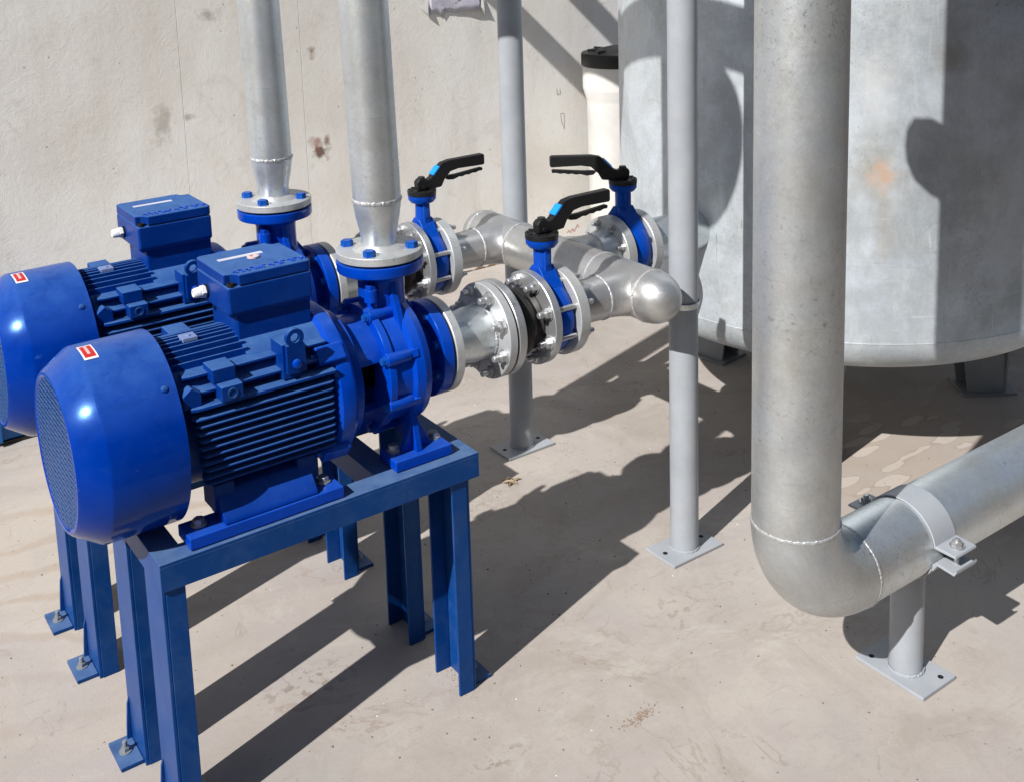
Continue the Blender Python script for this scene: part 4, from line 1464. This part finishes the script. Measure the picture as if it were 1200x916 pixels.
for ang in (-33.7, 98.0, 212.0):
    a = radians(ang)
    M = Matrix.Translation((TX + 0.52 * cos(a), TY + 0.52 * sin(a), 0)) @ Matrix.Rotation(a, 4, 'Z')
    bm = NB()
    def q_(v): return M @ Vector(v)
    o_ = M.translation
    ex, ey = M.to_3x3() @ X, M.to_3x3() @ Y
    prism(bm, [(-0.10, 0.42), (-0.045, 0.006), (0.045, 0.006), (0.10, 0.42)], o_, ey, Z, ex, 0.02, 0.028)
    for s in (-1, 1):
        prism(bm, [(-0.15, 0.40), (-0.10, 0.006), (0.0195, 0.006), (0.0195, 0.41)], o_, ex, Z, ey, s * 0.045 - 0.004, s * 0.045 + 0.004)
    lg = obj('leg', bm, 'leg_dark', tank, bevel=0.001, bseg=1)
    bm = NB()
    box(bm, -0.12, 0.055, -0.07, 0.07, 0.0012, 0.008, M)
    obj('foot_plate', bm, 'leg_dark', lg, bevel=0.001, bseg=1)
# inlet nozzle carrying the third valve
bm = NB()
lathe(bm, [(1.962, 0.058), (2.22, 0.058)], (0, 2.205, SZ), X, 56)
nz = obj('nozzle', bm, 'galv', tank)
holed_flange('flange', (1.934, 2.205, SZ), X, 0.094, 0.028, 0.05, 8, 0.0775, 0.0085, 'galv_flange', tank)
bm = NB()
lathe(bm, [(2.10, 0.085), (2.20, 0.085), (2.20, 0.060), (2.10, 0.060)], (0, 2.205, SZ), X, 48, closed=True)
bm.free()

# ------------------------------------------------------------------ white drum with black lid by the wall
dr = thing('plastic_drum', 'white plastic drum with black lid squeezed between wall and tank', 'drum', (3.30, 3.85, 0))
bm = NB()
lathe(bm, [(0.002, 0.0), (0.002, 0.130), (0.012, 0.136), (0.735, 0.142), (0.750, 0.146), (0.790, 0.158), (0.800, 0.160), (0.898, 0.160), (0.898, 0.0)], (3.30, 3.85, 0), Z, 72)
obj('body', bm, 'white_plastic', dr)
bm = NB()
lathe(bm, [(0.8985, 0.0), (0.8985, 0.162), (0.903, 0.1655), (0.950, 0.1660), (0.958, 0.162), (0.966, 0.130), (0.960, 0.110), (0.972, 0.085), (0.985, 0.03), (0.986, 0.0)], (3.30, 3.85, 0), Z, 72)
lid = obj('lid', bm, 'black_plastic', dr)
bm = NB()
for k in range(8):
    M = Matrix.Translation((3.30, 3.85, 0.966)) @ Matrix.Rotation(radians(45 * k + 11), 4, 'Z')
    box(bm, 0.05, 0.135, -0.006, 0.006, -0.004, 0.007, M)
obj('rib', bm, 'black_plastic', lid, bevel=0.002)

# ------------------------------------------------------------------ blue tub at far left
tub = thing('blue_tub', 'low bright blue ribbed tub on the floor behind the rear pump', 'tub', (0.2, 3.75, 0))
bm = NB()
y0, y1 = 3.62, 3.98
A = [(-0.35, y0 + 0.01), (0.70, y0 + 0.01), (0.70, y1), (-0.35, y1)]
Bt = [(-0.37, y0 - 0.005), (0.715, y0 - 0.005), (0.715, y1 + 0.01), (-0.37, y1 + 0.01)]
V0 = [bm.verts.new((x, y, 0.012)) for x, y in A]
V1 = [bm.verts.new((x, y, 0.22)) for x, y in Bt]
for i in range(4):
    bm.faces.new((V0[i], V0[(i + 1) % 4], V1[(i + 1) % 4], V1[i]))
bm.faces.new(V0[::-1]); bm.faces.new(V1)
obj('body', bm, 'tub', tub, bevel=0.006)
for k in range(9):
    bm = NB()
    xx = -0.33 + k * 0.125
    prism(bm, [(0, 0.016), (0.02, 0.016), (0.02, 0.215), (0, 0.215)], (xx, y0 - 0.001, 0), X, Z, Y, -0.012, 0.014)
    obj('rib', bm, 'tub', tub, bevel=0.003)
bm = NB(); box(bm, -0.36, 0.705, y0 + 0.005, y1, 0.0012, 0.0118)
obj('skid', bm, 'rubber', tub)

# ------------------------------------------------------------------ torn notice on the wall
nt = thing('paper_notice', 'torn faded paper notice taped to the wall between riser and grey post', 'notice', (2.60, WY, 1.25))
bm = NB()
rr = random.Random(5)
cols, rows = 26, 10
grid = []
for j in range(rows + 1):
    row = []
    for i in range(cols + 1):
        u = i / cols
        xx = 2.475 + 0.255 * u
        zlow = 1.168 + 0.010 * u + 0.006 * sin(u * 21) * (1 - u) + (0.016 * (rr.random() - 0.5) if u < 0.35 else 0.002 * rr.random())
        zz = zlow + (1.46 - zlow) * (j / rows)
        curl = 0.016 * max(0.0, u - 0.25) * (1 - j / rows) ** 3 + 0.0025 * sin(u * 9 + j * 0.8)
        row.append(bm.verts.new((xx, WY - 0.004 - abs(curl), zz)))
    grid.append(row)
for j in range(rows):
    for i in range(cols):
        bm.faces.new((grid[j][i], grid[j][i + 1], grid[j + 1][i + 1], grid[j + 1][i]))
sheet = obj('sheet', bm, 'paper', nt, angle=60)
sm = sheet.modifiers.new('thick', 'SOLIDIFY'); sm.thickness = 0.0006
# torn tape flaps
for k, (xx, zz, s) in enumerate(((2.462, 1.195, -1), (2.742, 1.190, 1))):
    bm = NB()
    P = [(-0.040, -0.012, 0.012), (0.006, -0.004, 0.045), (0.012, -0.003, -0.040), (-0.006, -0.020, -0.016)] if s < 0 else [(-0.022, -0.014, 0.004), (0.006, -0.004, 0.05), (0.016, -0.003, -0.048), (0.002, -0.020, -0.014)]
    V = [bm.verts.new((xx + a, WY + b, zz + c)) for a, b, c in P]
    bm.faces.new((V[0], V[1], V[3])); bm.faces.new((V[1], V[2], V[3])); bm.faces.new((V[0], V[3], V[2]))
    fo = obj('tape_flap', bm, 'white_plastic', nt, angle=0)
    sm = fo.modifiers.new('thick', 'SOLIDIFY'); sm.thickness = 0.0006
# dark printed word remnants on the sheet
bm = NB()
for (a, b, c, d) in ((2.600, 2.603, 1.236, 1.247), (2.600, 2.622, 1.233, 1.236), (2.610, 2.613, 1.236, 1.244), (2.618, 2.621, 1.236, 1.249), (2.578, 2.592, 1.232, 1.234), (2.630, 2.640, 1.236, 1.238)):
    box(bm, a, b, WY - 0.0125, WY - 0.0118, c, d)
obj('print', bm, 'pencil', nt, angle=0)


# pencil and marker scribbles on the wall (flat drawn marks)
def stroke(name, pts, w, mat, label):
    bm = NB()
    P = [Vector((x, WY - 0.0011, z)) for x, z in pts]
    for a, b in zip(P[:-1], P[1:]):
        d = (b - a).normalized()
        n = Vector((-d.z, 0, d.x)) * (w / 2)
        a2, b2 = a - d * w * 0.3, b + d * w * 0.3
        bm.faces.new([bm.verts.new(v) for v in (a2 - n, b2 - n, b2 + n, a2 + n)])
    return tag(obj(name, bm, mat, angle=0), label, 'mark')


stroke('pencil_mark', [(3.146, 0.775), (3.152, 0.745), (3.168, 0.750), (3.166, 0.772)], 0.002, 'pencil', 'upper small pencil mark on the wall left of the drum')
stroke('pencil_mark', [(3.166, 0.655), (3.172, 0.615), (3.186, 0.580), (3.190, 0.640), (3.184, 0.655), (3.166, 0.655)], 0.0018, 'pencil', 'lower triangular pencil mark on the wall left of the drum')
stroke('red_scribble', [(3.19, 0.070), (3.20, 0.082), (3.21, 0.068), (3.222, 0.085), (3.232, 0.070), (3.245, 0.088), (3.252, 0.10), (3.262, 0.085)], 0.003, 'red_mark', 'small red marker scribble low on the wall behind the manifold')

# ------------------------------------------------------------------ litter on the floor
def crumple(name, c, size, mat, label, seed, n=9, cat='leaf'):
    rr = random.Random(seed)
    bm = NB()
    cx, cy = c
    for k in range(n):
        a = rr.uniform(0, pi)
        L = size * rr.uniform(0.4, 1.0)
        w = size * rr.uniform(0.12, 0.3)
        ox, oy = rr.uniform(-size, size) * 0.7, rr.uniform(-size, size) * 0.25
        base = Vector((cx + ox, cy + oy, 0.002))
        d = Vector((cos(a), sin(a), rr.uniform(-0.1, 0.5))) * L * 0.5
        s = Vector((-sin(a), cos(a), rr.uniform(-0.2, 0.3))) * w * 0.5
        mid = base + Vector((0, 0, rr.uniform(0.002, size * 0.22)))
        A, B_, C_, D_ = base - d * 0.8, mid - s, base + d * 0.8, mid + s
        for v in (A, B_, C_, D_):
            v.z = max(v.z, 0.0015)
        vs_ = [bm.verts.new(v) for v in (A, B_, C_, D_)]
        bm.faces.new((vs_[0], vs_[1], vs_[2])); bm.faces.new((vs_[0], vs_[2], vs_[3]))
    o = obj(name, bm, mat, angle=0)
    md = o.modifiers.new('thick', 'SOLIDIFY'); md.thickness = 0.0008
    return tag(o, label, cat)


crumple('dry_leaf', (1.690, 2.447), 0.055, 'leaf', 'crumpled dry leaf on the floor between the stand and far post', 4)
rr = random.Random(9)


def crumbs(name, spots, n, mat, label, smin=0.0015, smax=0.005):
    bm = NB()
    for k in range(n):
        cx, cy, sx, sy, rot = spots[k % len(spots)]
        a, b = rr.gauss(0, sx), rr.gauss(0, sy)
        x, y = cx + a * cos(rot) - b * sin(rot), cy + a * sin(rot) + b * cos(rot)
        s = rr.uniform(smin, smax)
        M = Matrix.Translation((x, y, s * 0.25)) @ Matrix.Rotation(rr.uniform(0, pi), 4, 'Z') @ Matrix.Diagonal((1, rr.uniform(0.4, 1), rr.uniform(0.3, 0.6), 1))
        vv = [bm.verts.new(M @ (Vector((cos(k2 * 2.09), sin(k2 * 2.09), -0.5)) * s)) for k2 in range(3)] + [bm.verts.new(M @ (Vector((0, 0, 0.9)) * s))]
        bm.faces.new((vv[0], vv[1], vv[3])); bm.faces.new((vv[1], vv[2], vv[3])); bm.faces.new((vv[2], vv[0], vv[3]))
    return tag(obj(name, bm, mat, angle=0), label, None, None, 'stuff')


crumbs('rust_crumbs', [(1.325, 1.520, 0.028, 0.009, 0.0), (1.345, 1.525, 0.02, 0.008, 0.1)], 170, 'crumb', 'patch of brown crumbs on the open floor', 0.0012, 0.0035)
crumbs('grit', [(0.3, 2.6, 0.7, 0.6, 0), (1.4, 1.7, 0.6, 0.4, 0), (2.2, 2.0, 0.5, 0.6, 0), (1.6, 2.5, 0.5, 0.4, 0), (1.12, 1.84, 0.02, 0.03, 0), (2.2, 3.2, 0.6, 0.5, 0)], 1500, 'crumb', 'fine grit scattered over the floor', 0.0008, 0.0024)
crumbs('dark_specks', [(0.3, 2.6, 0.6, 0.5, 0), (1.3, 1.8, 0.5, 0.35, 0), (2.0, 1.9, 0.5, 0.5, 0), (1.6, 2.5, 0.5, 0.4, 0), (2.3, 2.6, 0.5, 0.5, 0)], 420, 'soil', 'small dark specks of dirt scattered over the floor', 0.0015, 0.0042)
crumbs('pale_chips', [(1.55, 2.2, 0.5, 0.4, 0), (2.0, 2.3, 0.3, 0.3, 0), (1.0, 2.1, 0.3, 0.3, 0)], 60, 'white_plastic', 'pale mortar chips on the floor', 0.0015, 0.004)
